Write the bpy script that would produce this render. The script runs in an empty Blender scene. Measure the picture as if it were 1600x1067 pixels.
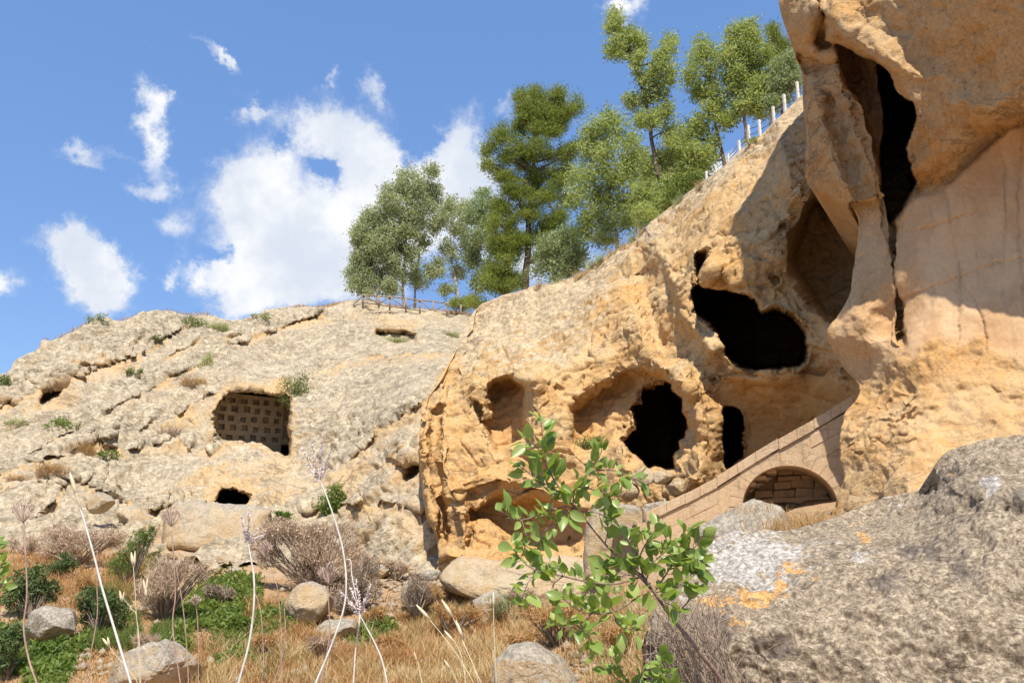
import bpy, math, random
import numpy as np
from mathutils import Vector, Matrix, Euler
rnd = random.Random(7)
R = np.random.RandomState(11)
scene = bpy.context.scene
col = scene.collection

# ---------------------------------------------------------------- camera, sky, sun, exposure
CAMZ = 1.6
F = 1256.0                      # focal length in pixels of the 1600 px wide photograph
PITCH = math.radians(14.0)
cp, sp = math.cos(PITCH), math.sin(PITCH)
cam_d = bpy.data.cameras.new('camera')
cam = bpy.data.objects.new('camera', cam_d); col.objects.link(cam)
cam.location = (0, 0, CAMZ)
cam.rotation_euler = (math.radians(90) + PITCH, 0, 0)
cam_d.sensor_width = 36.0
cam_d.lens = 36.0 * F / 1600.0
cam_d.clip_start = 0.05; cam_d.clip_end = 3000
scene.camera = cam

def at(px, py, Y):
    """point seen at photograph pixel (px,py) standing Y metres in front of the camera (works on arrays)"""
    a = (np.asarray(px, float) - 800.0) / F
    b = (533.5 - np.asarray(py, float)) / F
    D = Y / (cp - b * sp)
    return np.stack([D * a, D * (cp - b * sp), CAMZ + D * (sp + b * cp)], axis=-1)
def V(px, py, Y): return Vector(at(px, py, Y).tolist())
def proj(P):
    P = np.asarray(P, float)
    x, y, z = P[..., 0], P[..., 1], P[..., 2] - CAMZ
    d = y * cp + z * sp
    return 800 + F * x / d, 533.5 - F * (-y * sp + z * cp) / d

SUN_DIR = Vector((0.03, -0.48, 0.87)).normalized()       # towards the sun
sun_el = math.asin(SUN_DIR.z)
sun_az = math.atan2(SUN_DIR.x, SUN_DIR.y)
sl = bpy.data.lights.new('sun', 'SUN'); so = bpy.data.objects.new('sun', sl); col.objects.link(so)
sl.energy = 4.2; sl.angle = math.radians(0.53); sl.color = (1.0, 0.95, 0.87)
so.rotation_euler = SUN_DIR.to_track_quat('Z', 'Y').to_euler()

world = bpy.data.worlds.new("World"); scene.world = world; world.use_nodes = True
scene.view_settings.view_transform = 'Standard'
scene.view_settings.look = 'None'
scene.view_settings.exposure = 0.66
scene.view_settings.gamma = 1.0
scene.view_settings.use_curve_mapping = False
scene.render.film_transparent = False
scene.cycles.max_bounces = 4
scene.cycles.diffuse_bounces = 3
scene.cycles.transparent_max_bounces = 4
scene.cycles.use_denoising = True

class NT:
    """tiny helper for writing node graphs"""
    def __init__(s, nt): s.nt = nt; nt.nodes.clear()
    def n(s, t, **kw):
        nd = s.nt.nodes.new(t)
        for k, v in kw.items():
            if k == 'i':
                for kk, vv in v.items(): s.set(nd, kk, vv)
            else: setattr(nd, k, v)
        return nd
    def set(s, nd, key, v):
        inp = nd.inputs[key]
        if hasattr(v, 'bl_idname') and hasattr(v, 'outputs'): v = v.outputs[0]
        if isinstance(v, bpy.types.NodeSocket): s.nt.links.new(v, inp)
        else: inp.default_value = v
    def math(s, op, a, b=0.0, c=None, clamp=False):
        nd = s.n('ShaderNodeMath', operation=op, use_clamp=clamp)
        s.set(nd, 0, a); s.set(nd, 1, b)
        if c is not None: s.set(nd, 2, c)
        return nd.outputs[0]
    def vmath(s, op, a, b=(0, 0, 0)):
        nd = s.n('ShaderNodeVectorMath', operation=op); s.set(nd, 0, a)
        if op == 'SCALE': s.set(nd, 'Scale', b)
        else: s.set(nd, 1, b)
        return nd.outputs['Value'] if op in ('DOT_PRODUCT', 'LENGTH') else nd.outputs[0]
    def noise(s, vec, scale, detail=4.0, rough=0.55, dist=0.0, lac=2.0):
        nd = s.n('ShaderNodeTexNoise')
        s.set(nd, 'Vector', vec); s.set(nd, 'Scale', scale); s.set(nd, 'Detail', detail)
        s.set(nd, 'Roughness', rough); s.set(nd, 'Distortion', dist); s.set(nd, 'Lacunarity', lac)
        return nd.outputs['Fac']
    def ramp(s, f, a, b, lo=0.0, hi=1.0):
        nd = s.n('ShaderNodeMapRange', interpolation_type='SMOOTHSTEP'); s.set(nd, 0, f); s.set(nd, 1, a); s.set(nd, 2, b)
        s.set(nd, 3, lo); s.set(nd, 4, hi)
        return nd.outputs[0]
    def mix(s, f, a, b, mode='MIX'):
        nd = s.n('ShaderNodeMix', data_type='RGBA', blend_type=mode)
        s.set(nd, 0, f)
        for k, v in ((6, a), (7, b)):
            if isinstance(v, tuple) and len(v) == 3: v = (*v, 1)
            s.set(nd, k, v)
        return nd.outputs[2]
    def attr(s, name):
        nd = s.n('ShaderNodeAttribute', attribute_name=name); return nd.outputs['Fac']
    def mapping(s, vec, scale=(1, 1, 1), rot=(0, 0, 0), loc=(0, 0, 0)):
        nd = s.n('ShaderNodeMapping'); s.set(nd, 0, vec); s.set(nd, 1, loc); s.set(nd, 2, rot); s.set(nd, 3, scale)
        return nd.outputs[0]

def build_sky():
    t = NT(world.node_tree)
    out = t.n('ShaderNodeOutputWorld')
    sky = t.n('ShaderNodeTexSky', sky_type='NISHITA', sun_disc=False)
    sky.sun_elevation = sun_el; sky.sun_rotation = sun_az
    sky.altitude = 100; sky.air_density = 1.0; sky.dust_density = 0.6; sky.ozone_density = 2.2
    geo = t.n('ShaderNodeTexCoord'); d = geo.outputs['Generated']
    # plane coordinates of the cloud layer: direction divided by its part towards the hill
    f = (0.0, cp, sp); up = (0.0, -sp, cp); rt = (1.0, 0.0, 0.0)
    df = t.math('MAXIMUM', t.vmath('DOT_PRODUCT', d, f), 0.05)
    a = t.math('DIVIDE', t.vmath('DOT_PRODUCT', d, rt), df)
    b = t.math('DIVIDE', t.vmath('DOT_PRODUCT', d, up), df)
    # ragged edges
    w1 = t.noise(t.mapping(d, loc=(3.1, 0, 0)), 8.0, 6, 0.7)
    w2 = t.noise(t.mapping(d, loc=(0, 7.7, 0)), 8.0, 6, 0.7)
    a = t.math('ADD', a, t.math('MULTIPLY', t.math('SUBTRACT', w1, 0.5), 0.14))
    b = t.math('ADD', b, t.math('MULTIPLY', t.math('SUBTRACT', w2, 0.5), 0.14))
    blobs = [  # px, py, rx, ry, rotation degrees, weight
        (120, 395, 50, 52, 0, 1.15), (165, 455, 48, 42, 30, 1.1), (92, 375, 55, 26, 20, .75), (110, 440, 45, 40, 0, .9),
        (385, 275, 60, 58, 30, 1.2), (420, 360, 90, 85, 0, 1.35), (400, 435, 105, 45, 0, 1.2), (495, 205, 60, 55, 0, 1.2), (480, 420, 90, 60, 0, 1.1),
        (570, 245, 60, 50, 40, 1.2), (610, 285, 60, 45, 0, 1.0), (710, 225, 42, 60, 0, 1.15), (725, 280, 60, 50, 0, 1.2), (640, 360, 150, 60, 0, 1.1), (560, 400, 90, 110, 0, 1.1),
        (240, 160, 34, 26, 0, .85), (248, 215, 22, 48, 0, .85), (245, 290, 42, 24, -15, .9), (200, 310, 26, 14, 0, .6),
        (270, 355, 34, 26, 0, .66), (118, 240, 46, 15, 15, .66), (150, 262, 30, 12, 35, .55), (405, 170, 32, 15, 0, .85), (322, 75, 50, 13, 35, .72), (340, 88, 22, 9, 40, .7),
        (590, 152, 44, 18, 38, .78), (508, 120, 16, 14, -30, .6), (985, 12, 34, 30, 0, 1.1), (250, 448, 22, 14, 0, .7), (-5, 440, 26, 22, 0, .9), (355, 482, 25, 22, 0, .7), (300, 430, 40, 16, 0, .5), (160, 425, 40, 40, 0, .6), (790, 160, 22, 14, 0, .6), (180, 240, 80, 14, 10, .35),
        (1120, 300, 60, 40, 0, .9), (1150, 260, 60, 30, 0, .8), (850, 420, 130, 60, 0, .8),
        (498, 275, 30, 16, 35, -.75), (520, 300, 16, 24, 0, -.35), (516, 355, 18, 14, 0, -.5), (350, 398, 34, 12, 10, -.7), (655, 215, 22, 40, 20, -.6), (430, 232, 14, 30, 20, -.5), (150, 400, 16, 26, 0, -.2)]
    tot = None
    for (px, py, rx, ry, ang, w) in blobs:
        ca, cb = (px - 800) / F, (533.5 - py) / F
        c, s = math.cos(math.radians(-ang)), math.sin(math.radians(-ang))
        da = t.math('SUBTRACT', a, ca); db = t.math('SUBTRACT', b, cb)
        u = t.math('MULTIPLY', t.math('ADD', t.math('MULTIPLY', da, c), t.math('MULTIPLY', db, s)), F / rx / 0.95)
        v = t.math('MULTIPLY', t.math('SUBTRACT', t.math('MULTIPLY', db, c), t.math('MULTIPLY', da, s)), F / ry / 0.95)
        r2 = t.math('ADD', t.math('MULTIPLY', u, u), t.math('MULTIPLY', v, v))
        g = t.math('MULTIPLY', t.math('EXPONENT', t.math('MULTIPLY', r2, -1.0)), w)
        tot = g if tot is None else t.math('ADD', tot, g)
    front = t.ramp(t.vmath('DOT_PRODUCT', d, f), 0.45, 0.7)
    # the same kind of fair-weather cloud goes on round the rest of the sky
    gen = t.ramp(t.noise(d, 2.6, 5, 0.55), 0.5, 0.72, 0.0, 1.3)
    gen = t.math('MULTIPLY', gen, t.math('SUBTRACT', 1.0, front))
    tot = t.math('ADD', t.math('MULTIPLY', tot, front), gen)
    fine = t.noise(d, 9.0, 8, 0.72, 0.3)
    dens = t.math('ADD', tot, t.math('MULTIPLY', t.math('SUBTRACT', fine, 0.5), 1.7))
    mask = t.ramp(dens, 0.22, 1.2)
    core = t.ramp(t.noise(t.mapping(d, loc=(0, 0, 4)), 9.0, 5, 0.6), 0.35, 0.7)
    ccol = t.mix(core, (0.70, 0.76, 0.87), (1.02, 1.02, 1.02))
    bg1 = t.n('ShaderNodeBackground'); tint = t.mix(0.6, sky.outputs[0], (0.58, 1.30, 3.05))
    t.set(bg1, 0, tint); t.set(bg1, 1, 0.148)
    bg2 = t.n('ShaderNodeBackground'); t.set(bg2, 0, ccol); t.set(bg2, 1, 0.66)
    mx = t.n('ShaderNodeMixShader'); t.set(mx, 0, mask); t.set(mx, 1, bg1); t.set(mx, 2, bg2)
    t.set(out, 0, mx)
build_sky()

# ---------------------------------------------------------------- numeric helpers
_perm = np.random.RandomState(5).permutation(256).astype(np.int32)
_perm = np.concatenate([_perm, _perm, _perm])
_g = np.random.RandomState(6).normal(size=(256, 3)); _g /= np.linalg.norm(_g, axis=1)[:, None]; _g = _g.astype(np.float32)
def perlin(P, seed=0):
    """gradient noise, P (...,3) -> about -0.8..0.8"""
    P = np.asarray(P, np.float32) + np.float32(seed * 17.13)
    I = np.floor(P).astype(np.int32); fr = P - I
    I &= 255
    w = fr * fr * fr * (fr * (fr * 6 - 15) + 10)
    out = 0
    for dx in (0, 1):
        wx = w[..., 0] if dx else 1 - w[..., 0]
        hx = _perm[I[..., 0] + dx]
        for dy in (0, 1):
            wy = w[..., 1] if dy else 1 - w[..., 1]
            hy = _perm[hx + ((I[..., 1] + dy) & 255)]
            for dz in (0, 1):
                wz = w[..., 2] if dz else 1 - w[..., 2]
                g = _g[_perm[hy + ((I[..., 2] + dz) & 255)]]
                out = out + wx * wy * wz * (g[..., 0] * (fr[..., 0] - dx) + g[..., 1] * (fr[..., 1] - dy) + g[..., 2] * (fr[..., 2] - dz))
    return out * 1.6
def fbm(P, scale, octs=4, gain=0.5, seed=0, ridged=False):
    s = 0; a = 1.0; P = np.asarray(P, np.float32) * scale
    for k in range(octs):
        n = perlin(P, seed + k)
        if ridged: n = 1 - 2 * np.abs(n)
        s = s + a * n; a *= gain; P = P * 2.03
    return s
def sstep(x, a, b):
    t = np.clip((x - a) / (b - a), 0, 1); return t * t * (3 - 2 * t)
def smooth_poly(pts, closed=True, n=5):
    pts = np.array(pts, float); m = len(pts); out = []
    rng = range(m) if closed else range(m - 1)
    for i in rng:
        if closed: p0, p1, p2, p3 = pts[i - 1], pts[i], pts[(i + 1) % m], pts[(i + 2) % m]
        else: p0, p1, p2, p3 = pts[max(i - 1, 0)], pts[i], pts[i + 1], pts[min(i + 2, m - 1)]
        for k in range(n):
            t = k / n
            out.append(0.5 * ((2 * p1) + (-p0 + p2) * t + (2 * p0 - 5 * p1 + 4 * p2 - p3) * t * t + (-p0 + 3 * p1 - 3 * p2 + p3) * t ** 3))
    if not closed: out.append(pts[-1])
    return np.array(out)
def seg_dist(px, py, A, B):
    d = B - A; L = max(float(d @ d), 1e-9)
    t = np.clip(((px - A[0]) * d[0] + (py - A[1]) * d[1]) / L, 0, 1)
    return np.hypot(px - A[0] - t * d[0], py - A[1] - t * d[1]), t
def sdpoly(px, py, pts, smooth=True):
    """signed distance, positive inside"""
    P = smooth_poly(pts) if smooth else np.array(pts, float)
    best = np.full(px.shape, 1e9); ins = np.zeros(px.shape, bool)
    for i in range(len(P)):
        A, B = P[i - 1], P[i]
        best = np.minimum(best, seg_dist(px, py, A, B)[0])
        if A[1] != B[1]:
            c = ((A[1] > py) != (B[1] > py)) & (px < (B[0] - A[0]) * (py - A[1]) / (B[1] - A[1]) + A[0])
            ins ^= c
    return np.where(ins, best, -best)
def line_dist(px, py, pts, smooth=True):
    P = smooth_poly(pts, False, 4) if smooth else np.array(pts, float)
    best = np.full(px.shape, 1e9); side = np.zeros(px.shape)
    for i in range(len(P) - 1):
        d, t = seg_dist(px, py, P[i], P[i + 1])
        cr = (P[i + 1][0] - P[i][0]) * (py - P[i][1]) - (P[i + 1][1] - P[i][1]) * (px - P[i][0])
        m = d < best
        best = np.where(m, d, best); side = np.where(m, np.sign(cr), side)
    return best, side            # side > 0: right-hand side when walking along (pixels, y down)
class RBF:
    """thin-plate surface through scattered values"""
    def __init__(s, pts, vals, scale=300.0, lam=1e-3):
        s.sc = scale; s.X = np.array(pts, float) / scale; v = np.array(vals, float)
        n = len(v); r = np.linalg.norm(s.X[:, None] - s.X[None], axis=2)
        K = s.k(r) + lam * np.eye(n); Pm = np.c_[np.ones(n), s.X]
        A = np.block([[K, Pm], [Pm.T, np.zeros((3, 3))]])
        sol = np.linalg.solve(A, np.r_[v, 0, 0, 0]); s.w, s.c = sol[:n], sol[n:]
    def k(s, r): return np.where(r > 1e-9, r * r * np.log(np.maximum(r, 1e-9)), 0)
    def __call__(s, x, y):
        x = np.asarray(x, float) / s.sc; y = np.asarray(y, float) / s.sc
        o = s.c[0] + s.c[1] * x + s.c[2] * y
        for w, X in zip(s.w, s.X): o = o + w * s.k(np.hypot(x - X[0], y - X[1]))
        return o
def resample(pts, n, smooth=True):
    P = smooth_poly(pts, False, 6) if smooth else np.array(pts, float)
    L = np.r_[0, np.cumsum(np.hypot(*np.diff(P, axis=0).T))]
    t = np.linspace(0, L[-1], n)
    return np.c_[np.interp(t, L, P[:, 0]), np.interp(t, L, P[:, 1])]
def coons(top, right, bottom, left, nu, nv, smooth=True):
    T, B = resample(top, nu, smooth), resample(bottom, nu, smooth)
    L, Rr = resample(left, nv, smooth), resample(right, nv, smooth)
    u = np.linspace(0, 1, nu)[None, :, None]; v = np.linspace(0, 1, nv)[:, None, None]
    S = (1 - v) * T[None] + v * B[None] + (1 - u) * L[:, None] + u * Rr[:, None]
    S -= (1 - u) * (1 - v) * T[0] + u * (1 - v) * T[-1] + (1 - u) * v * B[0] + u * v * B[-1]
    return S[..., 0], S[..., 1]

# ---------------------------------------------------------------- object helpers
def new_mesh(name, verts, quads=None, tris=None, smooth=True):
    me = bpy.data.meshes.new(name)
    verts = np.ascontiguousarray(verts, np.float32).reshape(-1, 3)
    loops = []; tot = []
    if quads is not None and len(quads): q = np.asarray(quads, np.int32); loops.append(q.ravel()); tot.append(np.full(len(q), 4, np.int32))
    if tris is not None and len(tris): q = np.asarray(tris, np.int32); loops.append(q.ravel()); tot.append(np.full(len(q), 3, np.int32))
    loops = np.concatenate(loops); tot = np.concatenate(tot)
    me.vertices.add(len(verts)); me.vertices.foreach_set('co', verts.ravel())
    me.loops.add(len(loops)); me.loops.foreach_set('vertex_index', loops)
    me.polygons.add(len(tot)); st = np.r_[0, np.cumsum(tot)[:-1]].astype(np.int32)
    me.polygons.foreach_set('loop_start', st); me.polygons.foreach_set('loop_total', tot)
    me.update(calc_edges=True)
    me.polygons.foreach_set('use_smooth', np.full(len(tot), smooth))
    return me
def link(name, me, mat=None, parent=None, loc=None):
    o = bpy.data.objects.new(name, me); col.objects.link(o)
    if mat is not None and not me.materials: me.materials.append(mat)
    if parent is not None: o.parent = parent
    if loc is not None: o.location = loc
    return o
def tag(o, label=None, cat=None, group=None, kind=None):
    if label: o['label'] = label
    if cat: o['category'] = cat
    if group: o['group'] = group
    if kind: o['kind'] = kind
    return o
def empty(name, loc=(0, 0, 0), label=None, cat=None, group=None):
    o = bpy.data.objects.new(name, None); col.objects.link(o); o.location = loc
    o.empty_display_size = 0.2
    return tag(o, label, cat, group)
def add_attr(me, name, vals):
    a = me.attributes.new(name, 'FLOAT', 'POINT'); a.data.foreach_set('value', np.ascontiguousarray(vals, np.float32).ravel())
def grid_quads(nv, nu):
    i = np.arange(nv * nu, dtype=np.int32).reshape(nv, nu)
    return np.stack([i[:-1, :-1], i[1:, :-1], i[1:, 1:], i[:-1, 1:]], -1).reshape(-1, 4)
def grid_normals(P):
    du = np.gradient(P, axis=1); dv = np.gradient(P, axis=0)
    n = np.cross(dv, du); n /= np.linalg.norm(n, axis=2, keepdims=True) + 1e-9
    return n
def blur(A, k=1):
    for _ in range(k):
        B = np.pad(A, [(1, 1), (1, 1)] + [(0, 0)] * (A.ndim - 2), mode='edge')
        A = (B[:-2, 1:-1] + B[2:, 1:-1] + B[1:-1, :-2] + B[1:-1, 2:] + 2 * A) / 6
    return A
def rock_sheet(name, curves, nu, nv, yfun, dispfun, mat, roll_top=None, roll_left=None, roll_right=None):
    """a face of rock laid out over four edge curves; its top / side edges turn over and run back into the hill"""
    px, py = coons(*curves, nu, nv)
    Y, at_ = yfun(px, py)
    P = at(px, py, Y)
    attrs = {k: np.asarray(v, float) for k, v in at_.items()}
    def ext(P, attrs, axis, first, offs):
        k = len(offs); offs = np.array(offs, float)
        edge = P[0] if (axis == 0 and first) else (P[:, 0] if first else P[:, -1])
        if axis == 0:
            rows = edge[None] + offs[:, None, :]
            P2 = np.concatenate([rows[::-1], P], 0)
            at2 = {n: np.concatenate([np.repeat(a[:1], k, 0), a], 0) for n, a in attrs.items()}
        else:
            cols = edge[:, None] + offs[None]
            if first: P2 = np.concatenate([cols[:, ::-1], P], 1); at2 = {n: np.concatenate([np.repeat(a[:, :1], k, 1), a], 1) for n, a in attrs.items()}
            else: P2 = np.concatenate([P, cols], 1); at2 = {n: np.concatenate([a, np.repeat(a[:, -1:], k, 1)], 1) for n, a in attrs.items()}
        return P2, at2
    if roll_left: P, attrs = ext(P, attrs, 1, True, roll_left)
    if roll_right: P, attrs = ext(P, attrs, 1, False, roll_right)
    if roll_top: P, attrs = ext(P, attrs, 0, True, roll_top)
    N = blur(grid_normals(blur(P, 1)), 3); N /= np.linalg.norm(N, axis=2, keepdims=True) + 1e-9
    ray = P - np.array([0, 0, CAMZ]); ray /= np.linalg.norm(ray, axis=2, keepdims=True)
    steep = np.clip(-(N * ray).sum(2) * 5 - 0.3, 0.08, 1)      # the walls of steps and holes stay clean
    P = P + N * (blur(steep, 2) * dispfun(P, N, attrs))[..., None]
    me = new_mesh(name, P, grid_quads(*P.shape[:2]))
    for k, v in attrs.items(): add_attr(me, k, v)
    o = link(name, me, mat)
    return o, P
def roll(dist, sx=0.0, sy=1.0, drop=0.0, n=14, first=0.04):
    """offsets that leave along (sx, sy) with growing steps"""
    s = first * (dist / first) ** np.linspace(0, 1, n)
    return [(sx * d, sy * d, -drop * d) for d in s]
# ---------------------------------------------------------------- rock materials
def rock_material(name, cream, ochre, crust, crust_amt=0.5, scale=1.0, bump=0.5, pits=0.5, up_bias=0.5, stain=(0.20, 0.15, 0.10), lichen=None, strata=None, det=7, crev=0.5, cscale=0.8, rot=(0, 0, 0)):
    m = bpy.data.materials.new(name); m.use_nodes = True; t = NT(m.node_tree)
    out = t.n('ShaderNodeOutputMaterial'); bs = t.n('ShaderNodeBsdfPrincipled')
    geo = t.n('ShaderNodeNewGeometry'); pos = geo.outputs['Position']
    nz = t.n('ShaderNodeSeparateXYZ'); t.set(nz, 0, geo.outputs['Normal'])
    big = t.noise(pos, 0.35 * scale, 3, 0.55)
    mid = t.noise(pos, 1.7 * scale, 6, 0.65, 0.4)
    fin = t.noise(pos, 11.0 * scale, 6, 0.7)
    base = t.mix(t.ramp(t.math('ADD', t.math('MULTIPLY', big, 0.6), t.math('MULTIPLY', mid, 0.6)), 0.48, 0.75), cream, ochre)
    base = t.mix(t.math('MULTIPLY', t.attr('ochre'), 0.75), base, tuple(min(1, c * k) for c, k in zip(ochre, (1.03, 0.95, 0.85))))
    base = t.mix(t.attr('pink'), base, t.mix(t.ramp(t.noise(t.mapping(pos, (1, 1, 0.45)), 0.55 * scale, 6, 0.62), 0.38, 0.62), (0.50, 0.30, 0.15), (0.60, 0.41, 0.235)))
    # run-off streaks, stretched down the face
    st = t.noise(t.mapping(pos, (1.6 * scale, 1.6 * scale, 0.16 * scale)), 1.5, 5, 0.65)
    base = t.mix(t.math('MULTIPLY', t.ramp(st, 0.52, 0.75), 0.45), base, stain)
    # grey weathered crust, on ledges and tops and in patches
    cn = t.noise(pos, 0.8 * scale, 7, 0.68, 0.3)
    cm = t.math('ADD', cn, t.math('MULTIPLY', t.math('SUBTRACT', nz.outputs[2], 0.35), up_bias))
    cm = t.math('ADD', cm, t.math('SUBTRACT', t.math('MULTIPLY', t.attr('grey'), 0.75), 0.36 - crust_amt * 0.3))
    cm = t.ramp(cm, 0.40, 0.66)
    cc = t.mix(t.ramp(t.noise(pos, 5.0 * scale, 7, 0.72), 0.38, 0.62), tuple(c * 0.68 for c in crust), tuple(min(0.8, c * 1.25) for c in crust))
    cc = t.mix(1.0, cc, t.mix(t.ramp(t.noise(t.mapping(pos, loc=(2, 8, 1)), 1.3 * scale, 6, 0.7), 0.36, 0.64), (0.82, 0.80, 0.78), (1.12, 1.1, 1.05)), 'MULTIPLY')
    base = t.mix(t.math('MULTIPLY', cm, 0.88), base, cc)
    vo = t.n('ShaderNodeTexVoronoi', feature='F1'); t.set(vo, 'Vector', t.vmath('ADD', pos, t.vmath('SCALE', t.n('ShaderNodeTexNoise', i={'Vector': pos, 'Scale': 4.0 * scale}).outputs['Color'], 0.3))); t.set(vo, 'Scale', 5.5 * scale)
    pit = t.ramp(vo.outputs['Distance'], 0.12, 0.34, 1.0, 0.0)
    pit = t.math('MULTIPLY', pit, t.ramp(t.noise(pos, 1.1 * scale, 3, 0.5), 0.47, 0.62))
    base = t.mix(t.math('MULTIPLY', pit, 0.35 * pits), base, (0.12, 0.085, 0.055))
    # thin dark crevices and small holes
    q_ = t.mapping(pos, (1, 1, 2.2), rot)
    c1 = t.math('ABSOLUTE', t.math('SUBTRACT', t.noise(q_, cscale, 6, 0.62, 0.5), 0.5))
    cv = t.math('MULTIPLY', t.ramp(c1, 0.004, 0.03, 1.0, 0.0), t.ramp(t.noise(pos, 0.5 * cscale, 3, 0.5), 0.42, 0.6))
    sp_ = t.ramp(t.noise(pos, 6.0 * scale, 5, 0.7), 0.60, 0.68)
    cv = t.math('MULTIPLY', t.math('MAXIMUM', cv, t.math('MULTIPLY', sp_, 0.8)), t.math('SUBTRACT', 1.0, t.attr('smooth')))
    base = t.mix(t.math('MULTIPLY', cv, crev), base, (0.13, 0.10, 0.07))
    # grain
    base = t.mix(t.math('SUBTRACT', 0.6, t.math('MULTIPLY', t.attr('smooth'), 0.35)), base, t.mix(t.ramp(fin, 0.28, 0.72), (0.66, 0.62, 0.58), (1.2, 1.2, 1.18)), 'MULTIPLY')
    if lichen:
        ln = t.noise(pos, 9.0, 7, 0.75)
        wm = t.ramp(t.math('ADD', t.attr('white'), t.math('MULTIPLY', t.math('SUBTRACT', ln, 0.5), 2.6)), 0.46, 0.62)
        base = t.mix(t.math('MULTIPLY', wm, 0.72), base, t.mix(t.ramp(t.noise(pos, 26, 7, 0.75), 0.4, 0.6), (0.33, 0.31, 0.29), (0.62, 0.60, 0.56)))
        dn = t.noise(t.mapping(pos, loc=(4, 1, 2)), 7.0, 8, 0.75)
        dm = t.ramp(t.math('ADD', t.attr('dark'), t.math('MULTIPLY', t.math('SUBTRACT', dn, 0.5), 2.2)), 0.32, 0.58)
        base = t.mix(t.math('MULTIPLY', dm, 0.8), base, (0.13, 0.105, 0.09))
        on = t.noise(t.mapping(pos, loc=(1, 5, 2)), 14.0, 7, 0.75)
        om = t.ramp(t.math('ADD', t.attr('orange'), t.math('MULTIPLY', t.math('SUBTRACT', on, 0.5), 2.4)), 0.50, 0.66)
        base = t.mix(t.math('MULTIPLY', om, 0.85), base, t.mix(t.noise(pos, 40, 3, 0.5), (0.60, 0.27, 0.06), (0.62, 0.40, 0.16)))
        mo = t.noise(t.mapping(pos, loc=(9, 2, 4)), 34.0, 7, 0.8)
        base = t.mix(1.0, base, t.mix(t.ramp(mo, 0.38, 0.62), (0.52, 0.47, 0.43), (1.25, 1.24, 1.2)), 'MULTIPLY')
        sk = t.noise(pos, 95.0, 4, 0.7)
        base = t.mix(t.math('MULTIPLY', t.ramp(sk, 0.56, 0.64), 0.55), base, (0.09, 0.075, 0.065))
    else:
        pass
    t.set(bs, 'Base Color', base); t.set(bs, 'Roughness', 0.93); t.set(bs, 'Specular IOR Level', 0.15)
    h = t.math('ADD', t.math('MULTIPLY', fin, 0.35), t.math('MULTIPLY', t.noise(pos, 3.4 * scale, det, 0.7, 0.2), 1.0))
    h = t.math('SUBTRACT', h, t.math('MULTIPLY', cv, 0.35))
    h = t.math('SUBTRACT', h, t.math('MULTIPLY', pit, 0.28 * pits))
    h = t.math('ADD', h, t.math('MULTIPLY', t.noise(pos, 34 * scale, 3, 0.6), 0.10))
    if strata:
        s_ = t.noise(t.mapping(pos, strata), 1.0, 6, 0.6)
        h = t.math('ADD', h, t.math('MULTIPLY', s_, 0.8))
    k = t.math('SUBTRACT', 1.0, t.math('MULTIPLY', t.attr('smooth'), 0.75))
    bp = t.n('ShaderNodeBump'); t.set(bp, 'Height', h); t.set(bp, 'Distance', 0.16 / scale); t.set(bp, 'Strength', t.math('MULTIPLY', k, bump))
    t.set(bs, 'Normal', bp); t.set(out, 0, bs)
    return m
CREAM = (0.56, 0.395, 0.205); OCHRE = (0.53, 0.31, 0.12); CRUST = (0.42, 0.36, 0.265)
M_hill = rock_material('hillside_rock', (0.51, 0.405, 0.265), (0.50, 0.35, 0.185), CRUST, 0.6, 0.8, 0.6, 1.0, 0.45, det=4, crev=0.5, cscale=0.7, rot=(0, math.radians(35), 0))
M_cliff = rock_material('cliff_rock', CREAM, OCHRE, (0.48, 0.385, 0.26), 0.06, 1.3, 0.55, 0.5, 0.5)
M_near = rock_material('near_cliff_rock', (0.55, 0.37, 0.19), (0.53, 0.30, 0.115), (0.40, 0.31, 0.20), 0.1, 2.0, 0.7, 0.5, 0.4)
M_boulder = rock_material('boulder_rock', (0.34, 0.275, 0.195), (0.31, 0.235, 0.15), (0.36, 0.30, 0.225), 0.5, 7.0, 0.5, 0.5, 0.2, lichen=True, crev=0.6, cscale=4.0)
M_stone = rock_material('loose_stone', (0.50, 0.40, 0.27), (0.46, 0.32, 0.17), (0.36, 0.33, 0.28), 0.35, 3.0, 0.8, 0.5, 0.4)
M_masonry = rock_material('cut_stone', (0.62, 0.46, 0.295), (0.60, 0.41, 0.235), (0.36, 0.30, 0.22), 0.12, 3.0, 0.45, 0.3, 0.3)

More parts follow.
